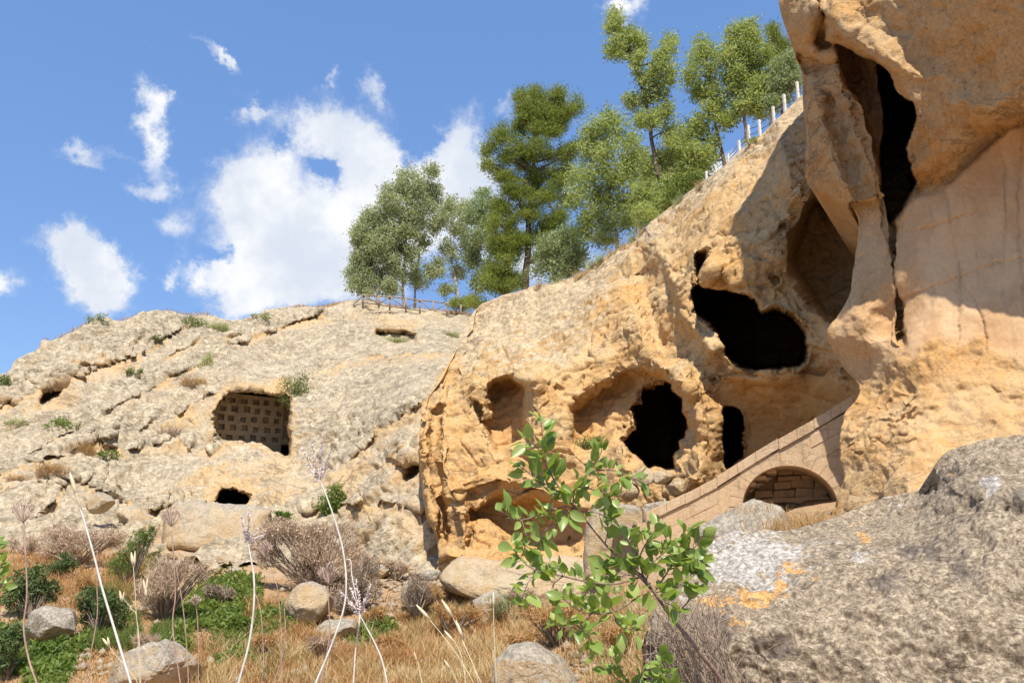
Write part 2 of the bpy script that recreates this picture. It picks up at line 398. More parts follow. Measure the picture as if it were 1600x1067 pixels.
# ---------------------------------------------------------------- the hillside on the left (far)
A_top = [(-260, 650), (-120, 625), (0, 588), (25, 562), (60, 545), (68, 532), (82, 532), (110, 520), (140, 503), (165, 500), (190, 502), (225, 490), (262, 487), (290, 492), (330, 492), (360, 500), (395, 496), (420, 488), (470, 480), (500, 481), (540, 474), (570, 471), (620, 480), (680, 486), (740, 492), (830, 494)]
A_bottom = [(-260, 960), (0, 880), (300, 890), (560, 900), (830, 930)]
A_left = [(-260, 650), (-260, 800), (-260, 960)]
A_right = [(830, 494), (830, 700), (830, 930)]
A_ctrl = [(-260, 650, 44), (-260, 960, 26), (0, 590, 47), (0, 680, 40), (0, 780, 33), (0, 880, 27), (140, 505, 53), (150, 600, 45), (150, 700, 38), (150, 790, 32.5), (150, 870, 28),
          (270, 492, 56), (280, 560, 50), (300, 650, 42.5), (300, 720, 38), (300, 780, 34), (300, 890, 27), (420, 488, 60), (420, 560, 53), (400, 600, 44.5), (460, 620, 42.5), (400, 720, 38.5), (480, 720, 37.5), (400, 770, 33.5),
          (540, 475, 63), (560, 540, 53), (560, 620, 42), (560, 700, 35), (560, 780, 30), (560, 890, 27), (640, 482, 64), (650, 540, 50), (650, 600, 37.5), (640, 700, 30.5), (640, 790, 27.8), (640, 880, 25.5), (740, 492, 64), (740, 600, 38), (740, 800, 28), (830, 494, 64), (830, 930, 26)]
A_rbf = RBF([(p[0], p[1]) for p in A_ctrl], [p[2] for p in A_ctrl])
def warp(px, py, amp, sc, seed):
    q = np.stack([px * sc, py * sc, px * 0], -1)
    return px + amp * fbm(q, 1, 3, 0.5, seed), py + amp * fbm(q, 1, 3, 0.5, seed + 9)
def hole(Y, px, py, poly, depth, soft, rim=0.0, rimw=10):
    s = sdpoly(px, py, poly); k = sstep(s, 0, soft)
    if rim: Y = Y - rim * np.exp(-(np.minimum(s, 0) / rimw) ** 2) * (s < 0) * 1.0
    return Y + depth * k, k
def A_y(px0, py0):
    px, py = warp(px0, py0, 5, 1 / 28, 3)
    Y = A_rbf(px0, py0); z = np.zeros_like(Y); at_ = dict(grey=z + 0.35, ochre=z.copy(), pink=z.copy(), dark=z.copy(), smooth=z.copy())
    # slabs that overhang one another along the dip of the beds
    for pts, h, w in [([(0, 640), (60, 612), (120, 590), (150, 576), (205, 560), (262, 525), (285, 510)], 1.7, 30),
                      ([(60, 700), (140, 660), (230, 610), (330, 570)], 0.6, 22), ([(0, 745), (60, 722), (150, 690), (260, 655), (335, 612)], 0.9, 26),
                      ([(160, 690), (210, 700), (270, 690), (330, 712), (350, 690)], 1.1, 26), ([(70, 800), (110, 755), (170, 770), (215, 800), (260, 790), (300, 800)], 1.2, 30),
                      ([(340, 545), (420, 520), (470, 500), (510, 495)], 1.0, 22), ([(410, 505), (450, 510), (500, 490)], 0.9, 16),
                      ([(480, 800), (560, 785), (620, 790), (665, 800)], 0.7, 24), ([(540, 730), (600, 672), (660, 640), (700, 610)], 0.9, 28),
                      ([(600, 730), (640, 722), (662, 732)], 1.2, 18), ([(260, 560), (330, 530), (400, 520)], 0.5, 20), ([(480, 590), (560, 560), (640, 560), (700, 548)], 0.5, 26)]:
        d, s = line_dist(px, py, pts)
        h = h * 0.5 * (0.1 + sstep(fbm(np.stack([px / 30, py / 30, px * 0 + w], -1), 1, 3, 0.6, 8), -0.3, 0.4))
        Y += np.where(s < 0, -h * np.exp(-(d / w) ** 1.3), h * 0.4 * np.exp(-(d / (w * 0.6)) ** 1.5))
        at_['ochre'] = np.maximum(at_['ochre'], np.where(s > 0, np.exp(-(d / (w * 0.45)) ** 2), 0))
        at_['grey'] = at_['grey'] + np.where(s < 0, 0.25 * np.exp(-(d / w) ** 2), -0.35 * np.exp(-(d / (w * 0.6)) ** 2))
    for poly, dep, soft, dk in [
        ([(337, 648), (340, 628), (350, 613), (372, 610), (405, 611), (440, 615), (452, 622), (454, 640), (453, 670), (458, 700), (453, 713), (430, 712), (405, 700), (370, 693), (340, 686), (334, 665)], 6.5, 9, 0.25),
        ([(334, 790), (340, 772), (352, 763), (378, 766), (388, 774), (388, 790)], 11.0, 6, 0.9),
        ([(54, 635), (62, 612), (82, 600), (112, 596), (108, 612), (92, 628), (72, 640)], 2.8, 14, 0.0),
        ([(-40, 640), (-10, 626), (20, 622), (22, 635), (-6, 642)], 1.6, 10, 0.0),
        ([(583, 520), (600, 514), (648, 518), (650, 540), (620, 543), (590, 532)], 3.0, 7, 0.0),
        ([(118, 572), (160, 562), (205, 552), (200, 566), (150, 582), (120, 582)], 1.5, 12, 0),
        ([(285, 655), (300, 648), (306, 658), (298, 666)], 0.5, 8, 0), ([(430, 605), (445, 612), (430, 622)], 0.3, 6, 0),
        ([(626, 730), (650, 722), (662, 735), (655, 748), (632, 752)], 1.5, 12, 0)]:
        if dep == 6.5: s = sdpoly(px, py, poly); k = sstep(s, 0, soft); Y = Y + (54.0 - Y) * k
        else: Y, k = hole(Y, px, py, poly, dep, soft)
        at_['ochre'] = np.maximum(at_['ochre'], k * 0.8); at_['dark'] = np.maximum(at_['dark'], k * dk)
        s = sdpoly(px, py, poly); at_['ochre'] = np.maximum(at_['ochre'], 0.7 * np.exp(-(s / 9) ** 2)); at_['grey'] -= 0.3 * np.exp(-(s / 14) ** 2)
    # soft cream band at the foot of the beds
    k = sstep(sdpoly(px, py, [(240, 790), (300, 740), (420, 716), (500, 730), (560, 700), (640, 640), (700, 620), (720, 800), (690, 880), (560, 800), (420, 800)]), -20, 30)
    at_['grey'] -= 0.42 * k; at_['ochre'] = np.maximum(at_['ochre'], 0.3 * k)
    k = sstep(sdpoly(px, py, [(500, 480), (560, 470), (750, 480), (750, 520), (600, 515), (520, 500)]), -5, 15); at_['grey'] -= 0.3 * k
    k = sstep(sdpoly(px, py, [(600, 690), (662, 650), (664, 790), (560, 780)]), -10, 20); at_['grey'] += 0.35 * k
    return Y, at_
dipA = math.radians(35)
def A_disp(P, N, a):
    # beds dipping to the left: stretch the noise along them
    c, s = math.cos(dipA), math.sin(dipA)
    Q = np.stack([(P[..., 0] * c + P[..., 2] * s) * 0.35, P[..., 1] * 0.5, (-P[..., 0] * s + P[..., 2] * c) * 1.25], -1)
    d = 0.34 * fbm(Q, 0.36, 2, 0.5, 1, True) + 0.30 * fbm(P, 0.30, 3, 0.5, 2)
    d += 0.16 * fbm(Q, 0.8, 3, 0.5, 5) + 0.10 * fbm(P, 1.7, 3, 0.6, 7) + 0.05 * fbm(Q, 1.7, 3, 0.6, 9, True)
    d -= 0.10 * sstep(perlin(P * 2.6, 25), 0.30, 0.5)
    pit = perlin(P * 1.5, 21); d -= 0.16 * sstep(pit, 0.28, 0.5)
    led = perlin(Q * np.array([0.5, 0.5, 1.1], np.float32), 24); d += 0.16 * sstep(led, -0.03, 0.05)
    d -= 0.25
    return d * (1 - 0.85 * a['dark']) * (1 - 0.3 * a['ochre'])
hill, hillP = rock_sheet('hillside', (A_top, A_right, A_bottom, A_left), 560, 230, A_y, A_disp, M_hill, roll_top=roll(40, 0, 1, 0.02, 12, 0.3))
tag(hill, 'pale grey weathered limestone hillside with dipping beds, left of the cliff', kind='structure')

# ---------------------------------------------------------------- the middle cliff
B_top = [(738, 515), (748, 478), (790, 460), (840, 447), (895, 432), (935, 406), (985, 376), (1030, 337), (1080, 297), (1130, 260), (1165, 228), (1190, 212), (1212, 188), (1250, 152), (1330, 80), (1420, 10)]
B_left = [(738, 515), (715, 545), (690, 592), (664, 632), (655, 680), (658, 742), (666, 800), (686, 850), (690, 960)]
B_bottom = [(690, 960), (900, 960), (1100, 900), (1420, 850)]
B_right = [(1420, 10), (1420, 400), (1420, 850)]
B_ctrl = [(738, 515, 33.5), (790, 460, 35), (895, 432, 33.5), (985, 376, 31.5), (1080, 297, 29), (1165, 228, 28), (1212, 188, 27), (1250, 152, 27), (1420, 10, 26),
          (700, 580, 30.5), (660, 680, 27.5), (665, 800, 25.8), (690, 900, 24.3), (690, 960, 24), (800, 900, 23.6), (900, 900, 22.8), (900, 960, 22.5), (1000, 900, 20.5), (1100, 900, 18.5), (1420, 850, 15),
          (740, 700, 26), (850, 700, 24.6), (740, 780, 25), (850, 780, 24.2), (950, 780, 22.3), (800, 560, 28), (880, 560, 26.6), (950, 640, 24.2), (850, 490, 30.2), (930, 470, 28.4), (960, 540, 25.4), (1020, 560, 23.5), (1000, 440, 27.3), (1050, 480, 24.4),
          (1060, 400, 25.4), (1050, 340, 29), (1100, 640, 20.6), (1090, 740, 19.6), (1140, 630, 21.2), (1140, 730, 21.5), (1200, 640, 20.9), (1300, 640, 19.6), (1300, 560, 18.2), (1200, 590, 19.6), (1250, 578, 19.0), (1200, 740, 21.3), (1300, 740, 20),
          (1080, 430, 23), (1120, 420, 20.9), (1180, 440, 19.8), (1230, 470, 19.5), (1280, 560, 19.3), (1130, 340, 22.4), (1180, 350, 20.2), (1230, 350, 19.7), (1200, 280, 22), (1240, 260, 20.8), (1150, 290, 24.6), (1090, 330, 26), (1110, 290, 27),
          (1300, 300, 19.5), (1300, 420, 19.6), (1300, 200, 22), (1420, 400, 18.5), (1420, 640, 17)]
B_rbf = RBF([(p[0], p[1]) for p in B_ctrl], [p[2] for p in B_ctrl])
BIGCAVE = [(1083, 452), (1098, 446), (1130, 452), (1165, 460), (1182, 472), (1190, 487), (1206, 484), (1228, 488), (1250, 508), (1260, 535), (1256, 562), (1238, 575), (1200, 580), (1165, 578), (1145, 570), (1134, 557), (1124, 528), (1108, 505), (1086, 488)]
ROUNDCAVE = [(989, 650), (986, 634), (1000, 628), (1004, 608), (1022, 606), (1030, 596), (1048, 596), (1053, 610), (1066, 622), (1070, 642), (1079, 658), (1074, 682), (1064, 692), (1064, 704), (1054, 712), (1059, 734), (1040, 737), (1028, 730), (1010, 733), (996, 714), (984, 708), (973, 690), (980, 678), (992, 668)]
def ridge(Y, px, py, pts, h, w, skew=0.0, p=1.6):
    d, s = line_dist(px, py, pts)
    ww = w * np.where(s > 0, 1 + skew, 1 - skew)
    return Y - h * np.exp(-(d / ww) ** p)
def B_y(px0, py0):
    px, py = warp(px0, py0, 3.5, 1 / 22, 13)
    Y = B_rbf(px0, py0); z = np.zeros_like(Y); at_ = dict(grey=z.copy(), ochre=z.copy(), pink=z.copy(), dark=z.copy(), smooth=z.copy())
    # swelling ribs and flutes
    Y = ridge(Y, px, py, [(1020, 378), (1040, 415), (1062, 455), (1075, 500), (1110, 545)], 1.1, 18, -0.3)
    Y = ridge(Y, px, py, [(985, 410), (980, 450), (1000, 520), (1030, 570)], 0.8, 20, 0.2)
    Y = ridge(Y, px, py, [(1000, 430), (1015, 480), (1030, 540)], -0.9, 16)
    Y = ridge(Y, px, py, [(760, 500), (740, 560), (735, 610)], 0.6, 22, 0.2)
    Y = ridge(Y, px, py, [(718, 560), (695, 610), (690, 680), (700, 760), (712, 800)], 0.7, 20, 0.3)
    Y = ridge(Y, px, py, [(668, 640), (664, 700), (672, 770), (684, 830)], 0.9, 10, 0.3)
    Y = ridge(Y, px, py, [(684, 640), (676, 700), (690, 790)], -0.6, 8)
    Y = ridge(Y, px, py, [(840, 590), (838, 650), (845, 700)], 0.7, 22)
    Y = ridge(Y, px, py, [(880, 590), (930, 560), (1000, 555), (1050, 575)], 0.3, 24, -0.2)
    Y = ridge(Y, px, py, [(748, 600), (765, 590), (800, 580), (835, 595)], 0.7, 14)
    Y = ridge(Y, px, py, [(715, 762), (740, 752), (800, 748), (850, 760), (900, 790)], 0.6, 14)
    Y = ridge(Y, px, py, [(718, 765), (722, 800), (726, 850)], 0.7, 8, -0.2)
    Y = ridge(Y, px, py, [(700, 868), (760, 878), (840, 884), (905, 872)], 1.0, 14)
    Y = ridge(Y, px, py, [(1100, 400), (1112, 418), (1098, 440)], 1.0, 16)
    Y = ridge(Y, px, py, [(1105, 425), (1150, 445), (1200, 470), (1250, 492), (1275, 540)], 0.2, 18)
    Y = ridge(Y, px, py, [(1130, 590), (1190, 594), (1250, 586), (1270, 545)], 0.15, 14)
    # pillar between the two lower openings
    Y = ridge(Y, px, py, [(1068, 590), (1088, 620), (1103, 660), (1104, 700), (1096, 745)], 1.2, 24, 0, 2.6)
    Y = ridge(Y, px, py, [(1066, 596), (1075, 606)], 0.5, 16, 0, 2)
    Y = ridge(Y, px, py, [(1180, 215), (1150, 260), (1120, 320), (1095, 380)], 0.8, 18, 0.2)
    Y = ridge(Y, px, py, [(1130, 300), (1110, 340), (1085, 380)], -0.7, 14)
    Y = ridge(Y, px, py, [(1215, 195), (1222, 240), (1240, 290), (1262, 310)], 0.9, 18, 0.1)
    def H(poly, dep, soft, dk=0.0, oc=0.6, sm=0.0):
        nonlocal Y
        Y, k = hole(Y, px, py, poly, dep, soft)
        at_['dark'] = np.maximum(at_['dark'], k * dk); at_['ochre'] = np.maximum(at_['ochre'], k * oc); at_['smooth'] = np.maximum(at_['smooth'], k * sm); at_['grey'] -= 0.3 * k
    H([(764, 598), (785, 588), (812, 590), (827, 604), (826, 640), (824, 668), (829, 690), (806, 698), (776, 714), (764, 690), (750, 655), (737, 622), (748, 628), (762, 650), (758, 620)], 1.9, 14, 0, 0.8, 0.4)
    H([(728, 782), (736, 772), (742, 790), (780, 772), (812, 782), (850, 776), (905, 800), (914, 845), (885, 858), (840, 868), (800, 858), (772, 830), (750, 818), (735, 858), (726, 820)], 1.5, 18, 0, 0.6, 0.6)
    H([(680, 835), (688, 770), (700, 790), (705, 840), (695, 862)], 0.8, 9, 0, 0.5)
    H([(882, 660), (884, 632), (905, 612), (940, 592), (985, 574), (1045, 580), (1066, 620), (1070, 690), (1050, 735), (985, 730), (970, 700), (940, 712), (895, 705)], 1.7, 26, 0.0, 0.6, 0.3)
    H([(700, 575), (690, 600), (683, 640), (690, 650), (700, 610), (716, 575)], 0.5, 8)
    H(ROUNDCAVE, 13, 8, 0.97)
    H([(1128, 642), (1140, 633), (1154, 640), (1161, 665), (1160, 700), (1157, 717), (1134, 732), (1130, 700)], 13, 6, 0.97)
    H([(1084, 405), (1094, 392), (1108, 390), (1108, 408), (1098, 424), (1092, 440), (1100, 452), (1085, 460)], 2.2, 9, 0.5)
    H(BIGCAVE, 14, 8, 0.97)
    H([(1252, 318), (1275, 298), (1300, 296), (1335, 318), (1380, 350), (1370, 460), (1340, 520), (1300, 515), (1272, 490), (1248, 455), (1228, 420), (1226, 385), (1240, 345)], 2.4, 26, 0.35, 0.5)
    for (x, y, r) in [(1222, 351, 2.2), (1213, 437, 2.5), (1113, 592, 2.5), (1112, 612, 2), (1125, 714, 2.2), (1324, 583, 3), (975, 667, 2), (889, 840, 2), (1284, 318, 2.5), (1165, 500, 2), (957, 585, 2)]:
        k = np.exp(-(np.hypot(px0 - x, py0 - y) / r) ** 4); Y += 0.35 * k; at_['dark'] = np.maximum(at_['dark'], 0.8 * k)
    # weathered top
    crest = np.interp(px0, [p[0] for p in B_top], [p[1] for p in B_top])
    k = np.exp(-((py0 - crest) / 45) ** 2); at_['grey'] += 0.55 * k
    k = sstep(sdpoly(px, py, [(740, 480), (900, 440), (960, 470), (900, 560), (800, 580), (720, 560)]), -30, 30); at_['grey'] += 0.38 * k
    at_['smooth'] = np.maximum(at_['smooth'], sstep(sdpoly(px, py, [(1130, 590), (1270, 585), (1340, 620), (1330, 740), (1120, 760)]), -10, 20) * 0.8)
    at_['ochre'] = np.maximum(at_['ochre'], 0.45 * sstep(sdpoly(px, py, [(660, 660), (830, 700), (1000, 700), (1120, 580), (1120, 750), (900, 900), (690, 900)]), -30, 30))
    at_['grey'] = at_['grey'] - 0.3 * sstep(sdpoly(px, py, [(660, 660), (830, 700), (1000, 700), (1120, 580), (1350, 560), (1350, 750), (900, 900), (690, 900)]), -30, 30)
    return Y, at_
def B_disp(P, N, a):
    k = 1 - 0.75 * a['smooth']; kd = (1 - 0.9 * a['dark'])
    d = 0.30 * fbm(P, 0.42, 3, 0.45, 31) * (1 - .5 * a['smooth'])
    Q = P * np.array([1, 1, 0.45], np.float32)
    d += k * (0.14 * fbm(Q, 1.0, 3, 0.5, 33) + 0.055 * fbm(P, 2.6, 4, 0.6, 37))
    d -= k * (0.09 * sstep(perlin(P * 1.7, 41), 0.28, 0.5) + 0.09 * sstep(perlin(P * 4.0, 43), 0.33, 0.5))
    cr = 1 - np.abs(perlin(P * np.array([0.55, .55, .8], np.float32), 51)); d -= 0.10 * k * sstep(cr, 0.93, 1.0)
    return d * kd - 0.05
cliff, cliffP = rock_sheet('cliff', (B_top, B_right, B_bottom, B_left), 500, 400, B_y, B_disp, M_cliff, roll_top=roll(32, 0.0, 1, 0.02, 12, 0.2), roll_left=roll(8, -0.12, 1, 0, 8, 0.15))
tag(cliff, 'sunlit ochre sandstone cliff hollowed by caves, niches and a rock pillar', kind='structure')

# ---------------------------------------------------------------- the near overhanging rock on the right
C_left = [(1195, -220), (1212, -120), (1215, 0), (1232, 60), (1250, 110), (1253, 165), (1262, 230), (1262, 285), (1290, 300), (1325, 322), (1340, 345), (1334, 410), (1326, 465), (1298, 508), (1297, 530), (1310, 565), (1342, 608), (1318, 650), (1313, 700), (1322, 745), (1300, 800), (1285, 900)]
C_right = [(2000, -220), (2000, 200), (2000, 900)]
C_top = [(1195, -220), (1500, -240), (2000, -220)]
C_bottom = [(1285, 900), (1600, 930), (2000, 900)]
C_ctrl = [(1195, -220, 17), (1500, -260, 14), (2000, -240, 12), (1215, -150, 16.3), (1400, -200, 13.6), (1600, -200, 11.8), (2000, -200, 10.5),
          (1215, 0, 15.6), (1260, 20, 14.6), (1310, 0, 13.6), (1400, 0, 12.4), (1500, 0, 11.5), (1600, 0, 10.9), (2000, 0, 9.5),
          (1250, 110, 16), (1290, 100, 15.1), (1330, 60, 13.7), (1400, 90, 13.1), (1500, 110, 12.55), (1600, 130, 12.1), (2000, 130, 10.6),
          (1262, 230, 16), (1300, 200, 15.2), (1340, 260, 14.9), (1300, 280, 15.5), (1440, 180, 13.4), (1500, 200, 13.2), (1600, 210, 12.9), (1450, 260, 13.7), (2000, 220, 11.3),
          (1420, 320, 13.9), (1400, 420, 14.0), (1410, 510, 13.8), (1500, 400, 13.4), (1600, 400, 12.9), (1600, 500, 12.6), (2000, 450, 11.2),
          (1340, 345, 15.1), (1365, 350, 14.7), (1334, 410, 15), (1370, 420, 14.5), (1310, 510, 14.9), (1350, 500, 14.2), (1385, 500, 14.3), (1345, 560, 14.5), (1342, 608, 14.6), (1390, 580, 13.9),
          (1420, 590, 13.4), (1500, 560, 13.0), (1500, 600, 12.75), (1600, 565, 12.45), (1600, 600, 12.2), (1330, 660, 13.9), (1400, 680, 12.8), (1500, 680, 12.2), (1600, 680, 11.6), (1320, 760, 13.4), (1400, 770, 12.0), (1600, 780, 10.0), (2000, 700, 9),
          (1285, 900, 13), (1600, 930, 9.6), (2000, 900, 8.5)]
C_rbf = RBF([(p[0], p[1]) for p in C_ctrl], [p[2] for p in C_ctrl])
def C_y(px0, py0):
    px, py = warp(px0, py0, 3.5, 1 / 26, 23)
    Y = C_rbf(px0, py0); z = np.zeros_like(Y); at_ = dict(grey=z.copy(), ochre=z.copy(), pink=z.copy(), dark=z.copy(), smooth=z.copy())
    # brow of the overhang, its crease with the dressed wall below
    crease = [(1432, 300), (1470, 288), (1520, 245), (1560, 208), (1610, 190), (1800, 170), (2000, 160)]
    d, s = line_dist(px, py, crease)
    Y += np.where(s < 0, -0.5 * sstep(d, 0, 45) * np.exp(-(d / 150) ** 2), 0.0) + 0.12 * np.exp(-(d / 6) ** 2)
    d, s = line_dist(px, py, [(1298, 30), (1330, 70), (1380, 100), (1420, 150), (1440, 200)])
    Y += np.where(s < 0, -0.5 * np.exp(-(d / 30) ** 2), 0)
    Y = ridge(Y, px, py, [(1300, 30), (1340, 62), (1400, 95), (1450, 120)], 0.35, 30)
    Y = ridge(Y, px, py, [(1285, -100), (1290, 10), (1285, 60), (1300, 70)], -0.7, 12)
    Y = ridge(Y, px, py, [(1245, 98), (1275, 105), (1305, 100)], -0.35, 8)
    Y = ridge(Y, px, py, [(1275, 150), (1290, 220), (1320, 290)], 0.45, 22)
    Y = ridge(Y, px, py, [(1300, 160), (1320, 230), (1345, 300)], -0.3, 12)
    Y = ridge(Y, px, py, [(1298, 515), (1340, 535), (1390, 530)], 0.12, 20)
    Y = ridge(Y, px, py, [(1500, 160), (1550, 170), (1600, 175)], 0.3, 30)
    def H(poly, dep, soft, dk=0.0, oc=0.6, sm=0.0):
        nonlocal Y
        Y, k = hole(Y, px, py, poly, dep, soft)
        at_['dark'] = np.maximum(at_['dark'], k * dk); at_['ochre'] = np.maximum(at_['ochre'], k * oc); at_['smooth'] = np.maximum(at_['smooth'], k * sm)
    H([(1303, 68), (1325, 72), (1350, 82), (1378, 98), (1392, 140), (1400, 250), (1396, 300), (1375, 300), (1362, 240), (1350, 205), (1335, 160), (1312, 118)], 1.6, 12, 0.45)
    H([(1370, 100), (1388, 110), (1400, 138), (1414, 150), (1434, 170), (1426, 210), (1418, 236), (1424, 262), (1431, 290), (1418, 312), (1396, 350), (1386, 345), (1378, 300), (1374, 250), (1380, 190), (1374, 140)], 9, 8, 0.97)
    H([(1386, 340), (1400, 335), (1399, 400), (1405, 470), (1408, 530), (1402, 530), (1399, 470), (1393, 400)], 0.55, 5, 0.35)
    # dressed wall: smooth, pinkish
    k = sstep(sdpoly(px, py, [(1400, 330), (1440, 300), (1480, 285), (1560, 215), (1640, 190), (2000, 180), (2000, 560), (1590, 560), (1540, 530), (1500, 545), (1460, 530), (1415, 560), (1402, 450)]), -6, 12)
    at_['smooth'] = np.maximum(at_['smooth'], k); at_['pink'] = np.maximum(at_['pink'], k * 0.9)
    k = sstep(sdpoly(px, py, [(1338, 340), (1392, 350), (1404, 540), (1345, 605), (1298, 515)]), -6, 12); at_['smooth'] = np.maximum(at_['smooth'], k * .35); at_['pink'] = np.maximum(at_['pink'], k * .6)
    for x, y, rx, ry, am in [(1455, 268, 40, 26, .9), (1540, 195, 60, 16, .8), (1320, 85, 22, 16, .9), (1500, 560, 60, 45, .6), (1420, 120, 40, 20, .6), (1450, 620, 30, 30, .5)]:
        at_['ochre'] = np.maximum(at_['ochre'], am * np.exp(-((px - x) / rx) ** 2 - ((py - y) / ry) ** 2))
    for ln in ([(1404, 470), (1440, 455), (1500, 430), (1560, 410), (1640, 395)], [(1478, 300), (1490, 380), (1500, 440), (1496, 530)], [(1560, 230), (1572, 300), (1568, 400)], [(1420, 360), (1470, 350), (1520, 330)], [(1500, 440), (1530, 480), (1540, 530)], [(1600, 200), (1590, 320), (1600, 480)]):
        d, s = line_dist(px, py, ln); Y += 0.018 * np.exp(-(d / 2.2) ** 2) + 0.025 * (s > 0) * np.exp(-(d / 25) ** 2)
    # tool-marked rough rock low on the left
    k = sstep(sdpoly(px, py, [(1318, 650), (1345, 612), (1400, 600), (1430, 620), (1440, 680), (1400, 705), (1330, 712)]), -4, 10)
    th = (px * 0.45 + py * 0.9); w = fbm(np.stack([px / 26, py / 26, z], -1), 1, 3, 0.5, 77)
    Y += k * 0.055 * np.sin(th / 2.3 + w * 5.5) * (0.6 + 0.8 * perlin(np.stack([px / 7, py / 7, z], -1), 78))
    # broad undulating sunlit foot
    k = sstep(py, 560, 640) * (1 - at_['smooth'])
    at_['smooth'] = np.maximum(at_['smooth'], k * 0.42 * (px > 1420))
    Y += k * 0.07 * fbm(np.stack([px / 50, py / 26, z], -1), 1, 3, 0.5, 79)
    k = sstep(py, 700, 740); at_['grey'] += 0.15 * k
    at_['grey'] += 0.35 * sstep(-py, -40, 60)
    return Y, at_
def C_disp(P, N, a):
    k = 1 - 0.86 * a['smooth']; kd = 1 - 0.8 * a['dark']
    d = 0.16 * fbm(P, 0.6, 3, 0.45, 61) * (1 - .45 * a['smooth']) + 0.012 * a['smooth'] * fbm(P, 3, 4, 0.6, 62)
    d += k * (0.05 * fbm(P, 1.8, 3, 0.5, 63) + 0.028 * fbm(P, 5.0, 4, 0.62, 67))
    d -= k * 0.035 * sstep(perlin(P * 3.6, 71), 0.27, 0.5)
    return d * kd - 0.03
near, nearP = rock_sheet('rock_overhang', (C_top, C_right, C_bottom, C_left), 380, 520, C_y, C_disp, M_near, roll_top=roll(14, 0.8, 1, -0.9, 10, 0.1), roll_left=roll(7, 0.62, 1, 0, 12, 0.04))
tag(near, 'near overhanging mass of tan rock with a tall dark cleft, right of the cliff', kind='structure')

# ---------------------------------------------------------------- ground
gc = [(0, 1067, 15), (400, 1067, 14.5), (700, 1067, 14), (1000, 1067, 11), (-300, 1000, 18), (0, 960, 19), (300, 960, 19.5), (650, 960, 21), (900, 960, 19.5), (0, 890, 25), (300, 890, 26), (600, 900, 25), (800, 905, 23.5), (1000, 870, 19), (1100, 830, 17.3), (1240, 815, 15.4), (1350, 830, 12.5), (1700, 900, 8.5), (-300, 880, 27), (-600, 950, 24)]
gp = [at(*c) for c in gc] + [np.array(p, float) for p in [(0, 0, 0), (0, 3, -0.1), (-4, 4, -0.3), (2.5, 4, 0.05), (5, 4, 0.3), (0, 8, -0.9), (-8, 8, -0.9), (-15, 8, -1.2), (10, 6, 1.5), (0, -8, 0.4), (-15, -8, 0), (15, -8, 1), (0, 32, 2.2), (-20, 34, 2.2), (15, 28, 2.5), (-30, 20, 0), (30, 20, 2), (0, 45, 3), (-40, 45, 2), (40, 45, 3)]]
G_rbf = RBF([(p[0], p[1]) for p in gp], [p[2] for p in gp], 10.0)
def ground_z(x, y):
    x = np.asarray(x, float); y = np.asarray(y, float)
    z = G_rbf(np.clip(x, -40, 40), np.clip(y, -15, 45))
    r = np.hypot(x, y); z = z * (1 - sstep(r, 42, 70)) + 1.5 * sstep(r, 42, 70) - 6 * sstep(r, 80, 300)
    q = np.stack([x, y, x * 0], -1)
    return z + (0.16 * fbm(q, 0.5, 4, 0.55, 91) + 0.05 * fbm(q, 2.4, 3, 0.6, 95)) * sstep(r, 0.5, 5)
_gx = np.arange(-45, 45.01, 0.12); _gy = np.arange(-2, 62.01, 0.12)
_GT = ground_z(*np.meshgrid(_gx, _gy)).astype(np.float32)
def ground_fast(x, y):
    u = np.clip((np.asarray(x, float) + 45) / 0.12, 0, len(_gx) - 1.001); v = np.clip((np.asarray(y, float) + 2) / 0.12, 0, len(_gy) - 1.001)
    i = u.astype(int); j = v.astype(int); u = u - i; v = v - j
    return (_GT[j, i] * (1 - u) + _GT[j, i + 1] * u) * (1 - v) + (_GT[j + 1, i] * (1 - u) + _GT[j + 1, i + 1] * u) * v
M_ground = rock_material('dry_earth', (0.46, 0.33, 0.20), (0.44, 0.26, 0.13), (0.36, 0.30, 0.22), 0.2, 2.5, 0.8, 0.4, 0.2)
ang = np.radians(np.linspace(-110, 110, 400)); rad = 0.3 * (900 / 0.3) ** (np.linspace(0, 1, 230) ** 0.85)
gx, gy = rad[:, None] * np.sin(ang)[None], rad[:, None] * np.cos(ang)[None]
GP = np.stack([gx, gy, ground_z(gx, gy)], -1)
me = new_mesh('ground', GP[::-1], grid_quads(*GP.shape[:2]))
for k in ('grey', 'ochre', 'pink', 'dark', 'smooth'): add_attr(me, k, np.zeros(GP.shape[:2]))
ground = tag(link('ground', me, M_ground), 'dry sandy ground falling away in front of the cliff', kind='structure')

